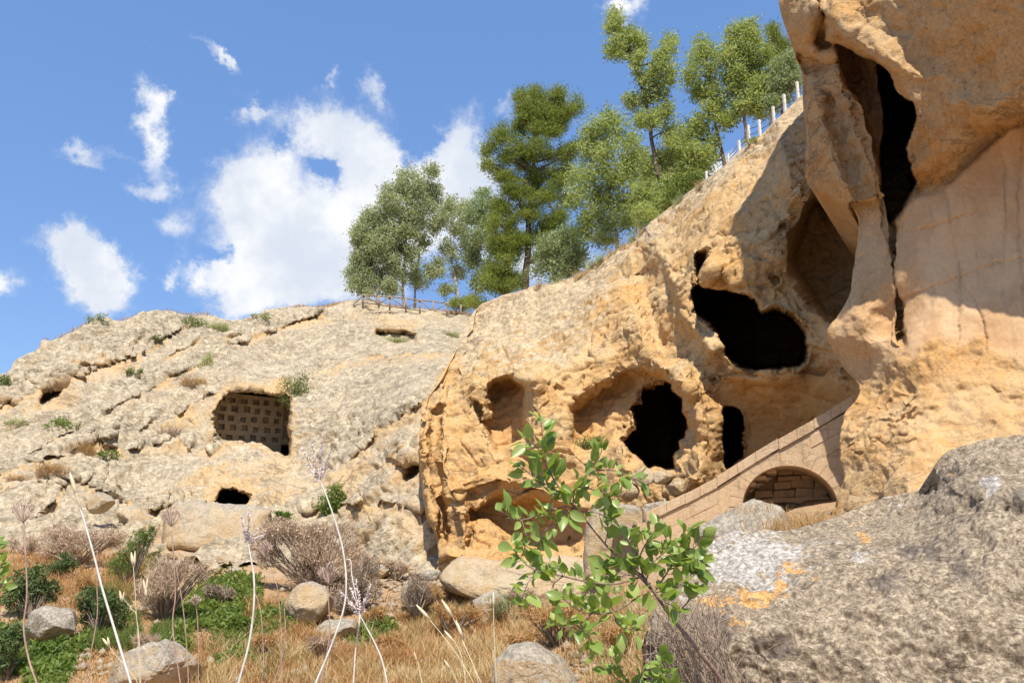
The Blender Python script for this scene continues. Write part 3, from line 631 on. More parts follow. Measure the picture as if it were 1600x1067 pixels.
# ---------------------------------------------------------------- the big lichened boulder, front right
D_top = [(1012, 985), (1030, 935), (1062, 895), (1090, 862), (1130, 834), (1180, 826), (1230, 828), (1290, 812), (1335, 793), (1385, 774), (1440, 762), (1460, 748), (1464, 722), (1482, 702), (1520, 690), (1570, 684), (1640, 686), (1750, 690)]
D_left = [(1012, 985), (1010, 1080), (1000, 1200), (990, 1330)]
D_right = [(1750, 690), (1750, 1000), (1750, 1330)]
D_bottom = [(990, 1330), (1350, 1400), (1750, 1330)]
D_ctrl = [(1012, 985, 4.5), (1062, 895, 4.9), (1130, 834, 5.6), (1230, 828, 5.9), (1335, 793, 6.0), (1440, 762, 5.9), (1464, 722, 5.7), (1520, 690, 5.6), (1640, 686, 5.7), (1750, 690, 5.5),
          (1060, 980, 4.25), (1110, 950, 4.2), (1150, 880, 4.9), (1200, 960, 4.05), (1260, 880, 4.7), (1300, 940, 4.15), (1350, 850, 4.9), (1400, 900, 4.2), (1470, 780, 5.25), (1540, 740, 5.05), (1500, 850, 4.3), (1600, 760, 4.8), (1600, 850, 4.1), (1600, 950, 3.75),
          (1100, 1060, 4.1), (1200, 1060, 3.85), (1350, 1060, 3.7), (1500, 1060, 3.6), (1650, 1060, 3.5), (1010, 1080, 4.5), (1350, 1200, 3.6), (990, 1330, 4.5), (1350, 1400, 3.6), (1750, 1330, 3.3), (1750, 1000, 3.4)]
D_rbf = RBF([(p[0], p[1]) for p in D_ctrl], [p[2] for p in D_ctrl])
def D_y(px0, py0):
    px, py = warp(px0, py0, 5, 1 / 40, 43)
    Y = D_rbf(px0, py0); z = np.zeros_like(Y); at_ = dict(grey=z + 0.5, ochre=z.copy(), pink=z.copy(), dark=z.copy(), smooth=z.copy(), white=z.copy(), orange=z.copy())
    g = lambda x, y, rx, ry, a=0: np.exp(-(((px - x) * math.cos(a) + (py - y) * math.sin(a)) / rx) ** 2 - ((-(px - x) * math.sin(a) + (py - y) * math.cos(a)) / ry) ** 2)
    for x, y, rx, ry, w in [(1170, 870, 110, 50, 0.92), (1090, 930, 40, 24, 0.60), (1345, 862, 26, 14, 0.71), (1265, 850, 60, 14, 0.50), (1550, 765, 18, 16, 0.92), (1600, 785, 24, 8, 0.60), (1500, 700, 60, 10, 0.34), (1400, 780, 60, 12, 0.40), (1360, 1000, 60, 40, 0.13)]:
        at_['white'] = np.maximum(at_['white'], w * g(x, y, rx, ry))
    for x, y, rx, ry, w in [(1185, 935, 48, 22, 0.92), (1120, 950, 36, 14, 0.76), (1215, 905, 16, 24, 0.89), (1275, 895, 16, 8, 0.76), (1350, 838, 14, 9, 0.89), (1240, 880, 26, 12, 0.69), (1265, 905, 16, 10, 0.69), (1330, 812, 10, 6, 0.49), (1480, 738, 12, 6, 0.49), (1150, 980, 40, 12, 0.55)]:
        at_['orange'] = np.maximum(at_['orange'], w * g(x, y, rx, ry))
    for x, y, rx, ry, w in [(1120, 990, 50, 36, 0.71), (1440, 860, 60, 22, 0.62), (1390, 910, 50, 26, 0.62), (1500, 900, 50, 70, 0.35), (1260, 910, 22, 12, 0.68), (1220, 1010, 80, 30, 0.46), (1060, 1020, 50, 60, 0.65), (1590, 790, 22, 34, 0.60), (1510, 745, 60, 26, 0.30), (1560, 960, 60, 60, 0.26), (1300, 860, 20, 8, 0.53)]:
        at_['dark'] = np.maximum(at_['dark'], w * g(x, y, rx, ry))
    Y = ridge(Y, px, py, [(1240, 845), (1290, 830), (1340, 818), (1440, 790)], -0.10, 7)
    Y = ridge(Y, px, py, [(1195, 905), (1205, 893), (1215, 880)], -0.10, 5)
    Y = ridge(Y, px, py, [(1440, 770), (1460, 760), (1480, 762), (1520, 790)], -0.05, 10)
    Y = ridge(Y, px, py, [(1560, 782), (1600, 780), (1660, 778)], 0.06, 10)
    Y = ridge(Y, px, py, [(1570, 800), (1600, 808), (1660, 812)], -0.08, 12)
    at_['ochre'] = 0.15 * g(1400, 1000, 300, 100)
    return Y, at_
def D_disp(P, N, a):
    d = 0.07 * fbm(P, 1.2, 3, 0.45, 101) + 0.032 * fbm(P, 4, 3, 0.5, 103) + 0.012 * fbm(P, 11, 4, 0.6, 107)
    d -= 0.016 * sstep(perlin(P * 12, 111), 0.22, 0.45) + 0.03 * sstep(perlin(P * 4.5, 112), 0.3, 0.5)
    d += 0.012 * fbm(P * np.array([1, 1, 1.6], np.float32), 5, 3, 0.6, 117, True)
    return d - 0.02
bold, boldP = rock_sheet('boulder', (D_top, D_right, D_bottom, D_left), 480, 330, D_y, D_disp, M_boulder, roll_top=roll(2.2, 0.1, 1, 0.45, 14, 0.02), roll_left=roll(2.0, 0.5, 1, 0.0, 12, 0.02), roll_right=roll(3.0, 0.5, 1, 0.1, 10, 0.03))
tag(bold, 'huge grey boulder with orange and white lichen filling the front right corner', 'boulder')
# ---------------------------------------------------------------- small builders
def simple_mat(name, color, rough=0.8, var=0.15, scale=20.0, spec=0.2, trans=0.0, bump=0.0, col2=None):
    m = bpy.data.materials.new(name); m.use_nodes = True; t = NT(m.node_tree)
    out = t.n('ShaderNodeOutputMaterial'); bs = t.n('ShaderNodeBsdfPrincipled')
    geo = t.n('ShaderNodeNewGeometry'); pos = geo.outputs['Position']
    n = t.ramp(t.noise(pos, scale, 4, 0.6), 0.3, 0.7)
    c2 = col2 or tuple(min(1, c * (1 + 2 * var)) for c in color)
    c1 = tuple(c * (1 - var) for c in color)
    c = t.mix(n, c1, c2)
    t.set(bs, 'Base Color', c); t.set(bs, 'Roughness', rough); t.set(bs, 'Specular IOR Level', spec)
    if bump:
        bp = t.n('ShaderNodeBump'); t.set(bp, 'Height', t.noise(pos, scale * 2, 5, 0.65)); t.set(bp, 'Distance', bump); t.set(bs, 'Normal', bp)
    if trans:
        tr = t.n('ShaderNodeBsdfTranslucent'); t.set(tr, 0, t.mix(1.0, c, (1.25, 1.25, 0.7), 'MULTIPLY')); mx = t.n('ShaderNodeMixShader')
        t.set(mx, 0, trans); t.set(mx, 1, bs); t.set(mx, 2, tr); t.set(out, 0, mx)
    else: t.set(out, 0, bs)
    return m
def leaf_mat(name, c1, c2, trans=0.35, rough=0.55, spec=0.3):
    """leaf colour varies leaf by leaf through the stored attribute 'tint'"""
    m = bpy.data.materials.new(name); m.use_nodes = True; t = NT(m.node_tree)
    out = t.n('ShaderNodeOutputMaterial'); bs = t.n('ShaderNodeBsdfPrincipled')
    c = t.mix(t.attr('tint'), c1, c2)
    t.set(bs, 'Base Color', c); t.set(bs, 'Roughness', rough); t.set(bs, 'Specular IOR Level', spec)
    tr = t.n('ShaderNodeBsdfTranslucent'); t.set(tr, 0, t.mix(1.0, c, (1.3, 1.3, 0.6), 'MULTIPLY')); mx = t.n('ShaderNodeMixShader')
    t.set(mx, 0, trans); t.set(mx, 1, bs); t.set(mx, 2, tr); t.set(out, 0, mx)
    return m
M_wood = simple_mat('weathered_wood', (0.26, 0.20, 0.145), 0.85, 0.25, 12)
M_post = simple_mat('pale_post', (0.72, 0.68, 0.61), 0.85, 0.12, 9)
M_wire = simple_mat('wire', (0.16, 0.13, 0.11), 0.6, 0.2, 9)
M_bark_e = simple_mat('eucalyptus_bark', (0.40, 0.33, 0.26), 0.85, 0.3, 3, col2=(0.55, 0.48, 0.40))
M_bark_d = simple_mat('dark_bark', (0.13, 0.095, 0.07), 0.9, 0.3, 5)
M_euc = leaf_mat('eucalyptus_leaves', (0.26, 0.29, 0.15), (0.46, 0.48, 0.28))
M_eucy = leaf_mat('yellow_green_leaves', (0.25, 0.31, 0.10), (0.46, 0.49, 0.20), 0.42)
M_pine = leaf_mat('pine_needles', (0.13, 0.18, 0.035), (0.34, 0.36, 0.08), 0.38)
M_olive = leaf_mat('grey_green_leaves', (0.21, 0.26, 0.13), (0.38, 0.43, 0.24), 0.35)
M_shrub = leaf_mat('shrub_leaves', (0.10, 0.15, 0.03), (0.22, 0.27, 0.07), 0.35)
M_caper = leaf_mat('bright_creeper_leaves', (0.10, 0.165, 0.03), (0.24, 0.30, 0.07), 0.4)
M_straw = leaf_mat('straw', (0.46, 0.33, 0.155), (0.62, 0.49, 0.27), 0.25, 0.7)
M_rust = leaf_mat('rusty_dry_grass', (0.42, 0.235, 0.095), (0.60, 0.40, 0.19), 0.25, 0.8)
M_twig = leaf_mat('dry_twigs', (0.36, 0.25, 0.17), (0.58, 0.44, 0.32), 0.15, 0.85)
M_darktwig = leaf_mat('grey_brown_twigs', (0.21, 0.155, 0.11), (0.43, 0.33, 0.235), 0.05, 0.85)
M_pinktwig = leaf_mat('pinkish_dry_heads', (0.50, 0.36, 0.27), (0.66, 0.50, 0.40), 0.2, 0.8)
M_bleach = simple_mat('bleached_stalk', (0.66, 0.60, 0.50), 0.7, 0.12, 30)
M_redstalk = simple_mat('brown_red_stalk', (0.40, 0.26, 0.19), 0.7, 0.2, 30)
M_squill = simple_mat('grey_lilac_seed_husks', (0.60, 0.50, 0.45), 0.7, 0.3, 60)
M_nearleaf = leaf_mat('fresh_green_leaf', (0.16, 0.26, 0.045), (0.36, 0.43, 0.12), 0.38, 0.38, 0.5)

class MB:
    def __init__(s): s.v = []; s.q = []; s.t = []; s.n = 0; s.tint = []
    def add(s, verts, quads=None, tris=None, tint=0.5):
        verts = np.asarray(verts, float).reshape(-1, 3)
        if quads is not None and len(quads): s.q.append(np.asarray(quads) + s.n)
        if tris is not None and len(tris): s.t.append(np.asarray(tris) + s.n)
        s.v.append(verts); s.n += len(verts)
        s.tint.append(np.broadcast_to(np.asarray(tint, float), (len(verts),)))
        return s
    def mesh(s, name, smooth=True):
        me = new_mesh(name, np.concatenate(s.v), np.concatenate(s.q) if s.q else None, np.concatenate(s.t) if s.t else None, smooth)
        add_attr(me, 'tint', np.concatenate(s.tint)); return me
    def build(s, name, mat, parent=None, smooth=True, origin=None):
        if origin is not None: s.v = [x - np.array(origin) for x in s.v]
        return link(name, s.mesh(name, smooth), mat, parent)
    def tube(s, pts, r, sides=6, tint=0.5, cap=True):
        pts = np.array(pts, float); n = len(pts); r = np.broadcast_to(np.asarray(r, float), (n,))
        T = np.gradient(pts, axis=0); T /= np.linalg.norm(T, axis=1)[:, None] + 1e-9
        up = np.array([0, 0, 1.0]) if abs(T[0, 2]) < 0.9 else np.array([1.0, 0, 0])
        A = np.cross(T, up); A /= np.linalg.norm(A, axis=1)[:, None] + 1e-9; B = np.cross(T, A)
        th = np.linspace(0, 2 * np.pi, sides, endpoint=False)
        ring = pts[:, None] + r[:, None, None] * (np.cos(th)[None, :, None] * A[:, None] + np.sin(th)[None, :, None] * B[:, None])
        i = np.arange(n * sides).reshape(n, sides); j = np.roll(i, -1, 1)
        q = np.stack([i[:-1], j[:-1], j[1:], i[1:]], -1).reshape(-1, 4)
        tris = []
        if cap and sides > 2:
            for base in (i[0][::-1], i[-1]): tris += [(base[0], base[k], base[k + 1]) for k in range(1, sides - 1)]
        return s.add(ring.reshape(-1, 3), q, tris, tint)
    def box(s, c, size, rz=0.0, M=None, tint=0.5, jitter=0.0):
        v = np.array([(x, y, z) for x in (-.5, .5) for y in (-.5, .5) for z in (-.5, .5)]) * np.array(size)
        if jitter: v = v + R.uniform(-jitter, jitter, v.shape)
        if M is not None: v = v @ np.array(M).T
        elif rz: c_, s_ = math.cos(rz), math.sin(rz); v = v @ np.array([[c_, s_, 0], [-s_, c_, 0], [0, 0, 1]])
        return s.add(v + np.array(c), [(0, 1, 3, 2), (4, 6, 7, 5), (0, 4, 5, 1), (2, 3, 7, 6), (0, 2, 6, 4), (1, 5, 7, 3)], None, tint)
def unit_rand(n): v = R.normal(size=(n, 3)); return v / np.linalg.norm(v, axis=1)[:, None]
def quads_at(C, D, W, L, Wd, tint):
    """flat leaves: centre C, long axis D, width axis W, length L, width Wd -> 4 verts (lozenge)"""
    n = len(C); L = np.broadcast_to(L, (n,))[:, None]; Wd = np.broadcast_to(Wd, (n,))[:, None]
    v = np.stack([C - D * L / 2, C + W * Wd / 2 - D * L * 0.05, C + D * L / 2, C - W * Wd / 2 - D * L * 0.05], 1).reshape(-1, 3)
    q = np.arange(4 * n).reshape(n, 4)
    return v, q, np.repeat(tint, 4)
def leaves(mb, C, L, Wd, droop=0.0, tint=None):
    n = len(C); D = unit_rand(n); D[:, 2] -= droop; D /= np.linalg.norm(D, axis=1)[:, None]
    W = np.cross(D, unit_rand(n)); W /= np.linalg.norm(W, axis=1)[:, None] + 1e-9
    L = L * R.uniform(0.7, 1.3, n)
    v, q, t = quads_at(C, D, W, L, Wd, R.uniform(0, 1, n) if tint is None else tint)
    mb.add(v, q, None, t)
def blades(mb, base, h, w, lean=0.35, up=(0, 0, 1), tint=None, curl=0.3):
    """grass blades as bent two-piece strips"""
    n = len(base); h = np.broadcast_to(h, (n,)) * R.uniform(0.6, 1.25, n)
    d = R.normal(size=(n, 3)); d[:, 2] = 0; d /= np.linalg.norm(d, axis=1)[:, None]
    upv = np.broadcast_to(np.asarray(up, float), (n, 3))
    l = R.uniform(0, lean, n)[:, None]
    mid = base + h[:, None] * (0.55 * upv + 0.5 * l * d); tip = base + h[:, None] * (upv * 0.95 + (l + curl * R.uniform(0, 1, (n, 1))) * d * 1.1)
    s_ = np.cross(upv, d); a = R.uniform(0, np.pi, n)[:, None]; s_ = s_ * np.cos(a) + d * np.sin(a)
    s_ = s_ * (w / 2)
    v = np.stack([base - s_, base + s_, mid + s_ * 0.8, mid - s_ * 0.8, tip], 1).reshape(-1, 3)
    i = np.arange(n)[:, None] * 5
    mb.add(v, i + np.array([[0, 1, 2, 3]]), i + np.array([[3, 2, 4]]), np.repeat(R.uniform(0, 1, n) if tint is None else tint, 5))

# ---- loose rocks, closed all round, from their outline in the view
def ground_hit(px, py, ymax=60.0):
    """where the sight lines through these pixels meet the ground"""
    ys = 1.2 * (ymax / 1.2) ** np.linspace(0, 1, 150)
    pts = at(px[:, None], py[:, None], ys[None]); below = pts[..., 2] < ground_fast(pts[..., 0], pts[..., 1])
    k = below.argmax(1); ok = below.any(1) & (k > 0)
    k = np.clip(k, 1, 149); i = np.arange(len(px))
    p0, p1 = pts[i, k - 1], pts[i, k]
    d0 = p0[:, 2] - ground_fast(p0[:, 0], p0[:, 1]); d1 = p1[:, 2] - ground_fast(p1[:, 0], p1[:, 1])
    t = np.clip(d0 / (d0 - d1 + 1e-9), 0, 1)[:, None]; P = p0 + (p1 - p0) * t
    P[~ok] = np.nan
    return P
ATTR0 = ('grey', 'ochre', 'pink', 'dark', 'smooth')
def rock(outline, Y, thick, mat, label=None, cat='rock', group=None, name='rock', tilt=0.0, amp=0.06, grey=0.3, n=40, smooth=True, flat=0.5, sharp=False, snap=True, slab=False):
    """closed stone with the given outline; front swells towards the viewer, back away from it; tilt leans its top back"""
    P = smooth_poly(outline, True, 6) if not sharp else np.array(resample(list(outline) + [outline[0]], 60, False))[:-1]
    m = len(P); c = P.mean(0); hgt = np.ptp(P[:, 1])
    r = np.sin(np.linspace(0, np.pi, 2 * n)); z = np.cos(np.linspace(0, np.pi, 2 * n))
    r = np.sign(r) * np.abs(r) ** flat
    pxy = c + r[:, None, None] * (P[None] - c)
    if slab: z = np.sign(z) * np.abs(z) ** 0.45; r = r ** 0.5
    Yv = Y - thick * z[:, None] * np.ones((1, m)) + tilt * (c[1] - pxy[..., 1]) / hgt
    if snap:
        g_ = ground_hit(np.array([c[0]]), np.array([P[:, 1].max() - 0.12 * hgt]))[0]
        if np.isfinite(g_[1]) and g_[1] < Y * 1.6: Yv = Yv + g_[1] - Y
    W = at(pxy[..., 0], pxy[..., 1], Yv)
    ctr = W.mean((0, 1)); N = W - ctr; N /= np.linalg.norm(N, axis=2, keepdims=True) + 1e-9
    size = np.ptp(W[..., 0]); q = W / size
    d = size * amp * (fbm(q, 2.2, 3, 0.5, 121) + 0.35 * fbm(q, 8, 3, 0.6, 125))
    W = W + N * (d * np.minimum(1, r * 4 + 0.15)[:, None])[..., None]
    # broken faces: random planes shave the stone
    rr_ = np.random.RandomState(int(c[0] * 7 + c[1])); dirs = rr_.normal(size=(22, 3)); dirs /= np.linalg.norm(dirs, axis=1)[:, None]
    Q = W - ctr
    for dv in ([] if slab else dirs):
        h_ = Q @ dv; lim = np.percentile(h_, 99.5) * rr_.uniform(0.66, 0.95); ex_ = np.maximum(h_ - lim, 0)
        Q = Q - (ex_ * 0.92)[..., None] * dv
    W = ctr + Q; W = W + N * (size * 0.012 * fbm(q, 11, 3, 0.6, 129))[..., None]
    base = np.array([ctr[0], ctr[1], W[..., 2].min()])
    Wl = W - base
    i = np.arange(2 * n * m).reshape(2 * n, m); j = np.roll(i, -1, 1)
    q_ = np.stack([i[:-1], i[1:], j[1:], j[:-1]], -1).reshape(-1, 4)
    me = new_mesh(name, Wl, q_, None, smooth)
    for k in ATTR0: add_attr(me, k, np.full(2 * n * m, {'grey': grey}.get(k, 0.0)))
    o = link(name, me, mat, None, base.tolist())
    return tag(o, label, cat, group)

# ---------------------------------------------------------------- columbarium room: wall with rows of niches
def columbarium():
    a, b = V(330, 660, 45.2), V(441, 672, 47.6)          # left and right ends of the wall, level line
    ex = Vector((b.x - a.x, b.y - a.y, 0)); Lw = ex.length; ex.normalize()
    n = Vector((ex.y, -ex.x, 0));                           # towards the viewer
    if n.y > 0: n = -n
    root = empty('niche_wall', (a.x, a.y, a.z - 2.6), 'shadowed back wall of the square cave cut with rows of small niches', 'carved wall')
    def W(s, h, d): return ex * s + Vector((0, 0, h)) - n * d
    cols, rows = 7, 5; cw, rh = 0.66, 0.54; s0 = 0.25; h0 = 1.62
    top = 4.38
    mb = MB()
    def quad(p):
        mb.add([list(x) for x in p], [(0, 1, 2, 3)])
    def face(s1, h1, s2, h2, d=0): quad([W(s1, h1, d), W(s2, h1, d), W(s2, h2, d), W(s1, h2, d)])
    face(-0.6, -1.5, Lw, h0); face(-0.6, h0 + rows * rh, Lw, top)
    face(-0.6, h0, s0, h0 + rows * rh); face(s0 + cols * cw, h0, Lw, h0 + rows * rh)
    nm = None
    pm = MB(); w, h, dp = 0.38, 0.34, 0.34
    def pq(p): pm.add([list(x) for x in p], [(0, 1, 2, 3)])
    e = Vector((ex.x, ex.y, 0)); z = Vector((0, 0, 1)); k = -n
    A = [Vector((0, 0, 0)), e * w, e * w + z * h, z * h]; Bk = [x + k * dp for x in A]
    pq(Bk); 
    for i in range(4): pq([A[i], A[(i + 1) % 4], Bk[(i + 1) % 4], Bk[i]])
    nme = pm.mesh('niche', False)
    for kk in ATTR0: add_attr(nme, kk, np.full(len(nme.vertices), {'dark': 0.55}.get(kk, 0.0)))
    for r in range(rows):
        for c in range(cols):
            ox = s0 + c * cw; oy = h0 + r * rh
            sh = 0.14 * (r % 2) - 0.03 * rnd.random(); a1, a2 = ox + 0.03 + sh, ox + 0.03 + sh + w; h2 = h * rnd.uniform(0.8, 1.08); b1 = oy + rnd.uniform(0.06, 0.12); b2 = b1 + h2; a1 += rnd.uniform(-.03, .03); a2 = a1 + w * rnd.uniform(.82, 1.08)
            xs = [ox, a1, a2, ox + cw]; ys = [oy, b1, b2, oy + rh]
            if sh + w + 0.03 > cw: a2 = ox + cw
            for i in range(3):
                for jx in range(3):
                    if i == 1 and jx == 1: continue
                    face(xs[i], ys[jx], xs[i + 1], ys[jx + 1])
            o = link('niche', nme, M_hill, root); o.location = W(a1, b1, 0); o.scale = ((a2 - a1) / w, (a2 - a1) / w, h2 / h)
    wall = mb.mesh('wall_face', False)
    for kk in ATTR0: add_attr(wall, kk, np.full(len(wall.vertices), {'dark': 0.0, 'smooth': 0.5}.get(kk, 0.0)))
    link('wall_face', wall, M_hill, root)
columbarium()

# ---------------------------------------------------------------- arched stair flight
def stair():
    p0, p1 = V(1010, 800, 16.9), V(1352, 606, 15.6)
    ex = Vector((p1.x - p0.x, p1.y - p0.y, 0)); L = ex.length; ex.normalize()
    n = Vector((ex.y, -ex.x, 0)); n = n if n.y < 0 else -n
    depth = 1.7
    def inplane(px, py):
        d = np.array(at(px, py, 1.0)) - np.array([0, 0, CAMZ])          # ray
        A = np.array([[d[0], -ex.x], [d[1], -ex.y]]); t, s = np.linalg.solve(A, [p0.x, p0.y])
        return s, CAMZ + t * d[2]
    root = empty('stone_stair', (p0.x, p0.y, 0), 'stone stair flight with a plain side wall climbing over a round arch', 'stairs')
    top = [inplane(*p) for p in [(1010, 800), (1060, 776), (1120, 746), (1180, 708), (1230, 678), (1285, 648), (1320, 628), (1352, 606), (1420, 560)]]
    ts, tz = zip(*top)
    topz = lambda s: float(np.interp(s, ts, tz)) 
    arc = [inplane(*p) for p in [(1160, 785), (1168, 770), (1185, 752), (1210, 733), (1236, 727), (1262, 731), (1285, 742), (1303, 760), (1310, 785)]]
    as_, az = zip(*arc)
    c0 = (as_[0] + as_[-1]) / 2; rx = (as_[-1] - as_[0]) / 2; azt = max(az); zs = az[0] - 0.1; 
    def archz(s):
        u = (s - c0) / rx
        return zs + (azt - zs) * math.sqrt(max(0, 1 - u * u)) if abs(u) < 1 else None
    L2 = ts[-1]; zb = -1.5
    def Wp(s, z, d): return [ex.x * s - n.x * d, ex.y * s - n.y * d, z]
    S = sorted(set(list(np.linspace(-0.2, as_[0], 18)) + list(c0 + rx * np.sin(np.linspace(-np.pi / 2, np.pi / 2, 41))) + list(np.linspace(as_[-1], L2, 14))))
    mb = MB(); cop = 0.21
    for a, b in zip(S[:-1], S[1:]):
        mid = (a + b) / 2; ina = archz(mid) is not None
        za = (archz(a) or zs) if ina else zb; zc = (archz(b) or zs) if ina else zb
        ta, tb = topz(a) - cop, topz(b) - cop
        for k in range(3):
            f0, f1 = k / 3, (k + 1) / 3
            mb.add([Wp(a, za + (ta - za) * f0, 0), Wp(b, zc + (tb - zc) * f0, 0), Wp(b, zc + (tb - zc) * f1, 0), Wp(a, za + (ta - za) * f1, 0)], [(0, 1, 2, 3)])
        mb.add([Wp(a, ta, 0), Wp(b, tb, 0), Wp(b, tb, depth), Wp(a, ta, depth)], [(0, 1, 2, 3)])
        if ina: mb.add([Wp(a, za, 0), Wp(b, zc, 0), Wp(b, zc, depth), Wp(a, za, depth)], [(3, 2, 1, 0)])
    for s in (as_[0], as_[-1]): mb.add([Wp(s, zb, 0), Wp(s, zs, 0), Wp(s, zs, depth), Wp(s, zb, depth)], [(0, 1, 2, 3)])
    def fin(m):
        for kk in ATTR0: add_attr(m, kk, np.full(len(m.vertices), {'smooth': 0.4, 'pink': 0.25}.get(kk, 0.0)))
        return m
    wall = link('side_wall', fin(mb.mesh('side_wall')), M_masonry, root)
    for p in wall.data.polygons: p.use_smooth = False
    # coping stones, each its own block
    s = 0.0; k = 0
    while s < L2 - 0.3:
        l = rnd.uniform(0.30, 0.46); a, b = s + 0.002, s + l - 0.002
        c = MB(); za, zc = topz(a), topz(b); j = rnd.uniform(-0.012, 0.02)
        v = [Wp(x, z + j, d) for x, zt in ((a, za), (b, zc)) for d in (-0.05, 0.36) for z in (zt - cop + 0.004, zt)]
        c.add(v, [(0, 1, 3, 2), (4, 6, 7, 5), (0, 4, 5, 1), (2, 3, 7, 6), (0, 2, 6, 4), (1, 5, 7, 3)])
        o = link('coping_stone', fin(c.mesh('coping_stone', False)), M_masonry, root)
        bv = o.modifiers.new('b', 'BEVEL'); bv.width = 0.008; bv.segments = 2
        s += l
    # voussoirs round the arch
    nv = 15
    th = np.linspace(0.02, np.pi - 0.02, nv + 1)
    for t0, t1 in zip(th[:-1], th[1:]):
        c = MB(); pts = []
        for tt in np.linspace(t0 + 0.005, t1 - 0.005, 4):
            for rr in (1.0, None):
                cx, cz = -math.cos(tt), math.sin(tt)
                ex_, ez_ = c0 + rx * cx, zs + (azt - zs) * cz
                if rr is None: ex_ += 0.26 * cx; ez_ += 0.26 * cz
                pts.append((ex_, ez_))
        pr = rnd.uniform(0.006, 0.014)
        v = [Wp(x, z, d) for (x, z) in pts for d in (-pr, 0.2)]
        q = []
        for i in range(3):
            o_ = i * 4; q += [(o_, o_ + 4, o_ + 6, o_ + 2), (o_ + 2, o_ + 6, o_ + 7, o_ + 3), (o_ + 1, o_ + 3, o_ + 7, o_ + 5), (o_, o_ + 1, o_ + 5, o_ + 4)]
        q += [(0, 2, 3, 1), (12, 13, 15, 14)]
        c.add(v, q)
        link('arch_stone', fin(c.mesh('arch_stone', False)), M_masonry, root)
    # ashlar of the side wall beside and above the arch: courses that follow the climb
    for row in range(1, 6):
        s = -0.1 + rnd.uniform(0, 0.3)
        while s < L2 - 0.2:
            l = rnd.uniform(0.34, 0.62); a, b = s + 0.008, s + l - 0.008
            hi = lambda x: topz(x) - cop - 0.012 - (row - 1) * 0.30
            ok = True
            for x in np.linspace(a, b, 4):
                u = (x - c0) / (rx + 0.27)
                if abs(u) < 1 and hi(x) - 0.30 < zs + (azt - zs + 0.27) * math.sqrt(1 - u * u): ok = False
            if ok:
                pr = rnd.uniform(0.004, 0.016); c = MB()
                v = [Wp(x, z, d) for x in (a, b) for d in (-pr, 0.1) for z in (hi(x) - 0.284, hi(x))]
                c.add(v, [(0, 1, 3, 2), (4, 6, 7, 5), (0, 4, 5, 1), (2, 3, 7, 6), (0, 2, 6, 4), (1, 5, 7, 3)])
                o = link('wall_block', fin(c.mesh('wall_block', False)), M_masonry, root)
            s += l
    # steps on the far side of the coping
    for i in range(22):
        s = 0.3 + i * (L2 - 0.6) / 22; c = MB(); w = (L2 - 0.6) / 22
        za = topz(s) - 0.40
        v = [Wp(x, z, d) for x in (s, s + w - 0.003) for d in (0.40, depth) for z in (za - 0.07, za)]
        c.add(v, [(0, 1, 3, 2), (4, 6, 7, 5), (0, 4, 5, 1), (2, 3, 7, 6), (0, 2, 6, 4), (1, 5, 7, 3)])
        link('step', fin(c.mesh('step', False)), M_masonry, root)
    # rough stone lining seen through the arch
    z = zs - 0.9
    while z < azt + 0.02:
        h = rnd.uniform(0.10, 0.2); s = as_[0] - 0.3 - rnd.random() * 0.3
        while s < as_[-1] + 0.2:
            l = rnd.uniform(0.28, 0.6); d0 = depth - 0.35 + rnd.uniform(-0.05, 0.05)
            if s + l > as_[-1] + 0.25 or s < as_[0] - 0.12 or z + h > topz(s) - 0.42: s += l; continue
            c = MB(); jit = lambda: rnd.uniform(-0.03, 0.03)
            v = [Wp(x + jit(), zz + jit(), d) for x in (s + 0.006, s + l - 0.006) for d in (d0, d0 + 0.3) for zz in (z + 0.004, z + h - 0.004)]
            c.add(v, [(0, 1, 3, 2), (4, 6, 7, 5), (0, 4, 5, 1), (2, 3, 7, 6), (0, 2, 6, 4), (1, 5, 7, 3)])
            m = c.mesh('lining_stone', False)
            for kk in ATTR0: add_attr(m, kk, np.full(len(m.vertices), {'ochre': 0.9, 'dark': 0.1}.get(kk, 0.0)))
            o = link('lining_stone', m, M_masonry, root)
            bv = o.modifiers.new('b', 'BEVEL'); bv.width = 0.02; bv.segments = 2
            s += l
        z += h
    c = MB(); c.add([Wp(as_[0] - 0.1, zb, depth - 0.1), Wp(as_[-1] + 0.3, zb, depth - 0.1), Wp(as_[-1] + 0.3, azt + 0.04, depth - 0.1), Wp(c0, azt + 0.04, depth - 0.1), Wp(as_[0] - 0.1, zs + 0.25, depth - 0.1)], None, [(0, 1, 2), (0, 2, 3), (0, 3, 4)])
    m = c.mesh('lining_mortar', False)
    for kk in ATTR0: add_attr(m, kk, np.full(5, {'ochre': 0.8, 'dark': 0.5}.get(kk, 0.0)))
    link('lining_mortar', m, M_masonry, root)
stair()

# ---------------------------------------------------------------- terrace wall and loose rocks
gG = 'loose stones lying under the terrace slab'
rock([(258, 800), (275, 783), (330, 786), (400, 789), (425, 797), (405, 838), (392, 866), (330, 862), (252, 858)], 30.2, 0.7, M_stone, 'long flat-faced slab of dressed rock under the small square cave hole', 'rock slab', name='rock_slab', amp=0.012, grey=0.2, tilt=0.8, sharp=True, slab=True, n=60)
rock([(440, 803), (480, 797), (540, 800), (583, 812), (575, 835), (520, 845), (450, 838)], 29.0, 0.8, M_stone, 'pale flat ledge block right of the long slab, behind the dry bush', 'rock slab', name='rock_slab', amp=0.03, grey=0.5, tilt=0.8, sharp=True, slab=True)
rock([(84, 810), (92, 775), (120, 765), (150, 772), (140, 800), (128, 822), (100, 826)], 30.5, 0.9, M_stone, 'leaning tan block at the foot of the far left rock', 'rock', amp=0.05, grey=0.15, tilt=0.4)
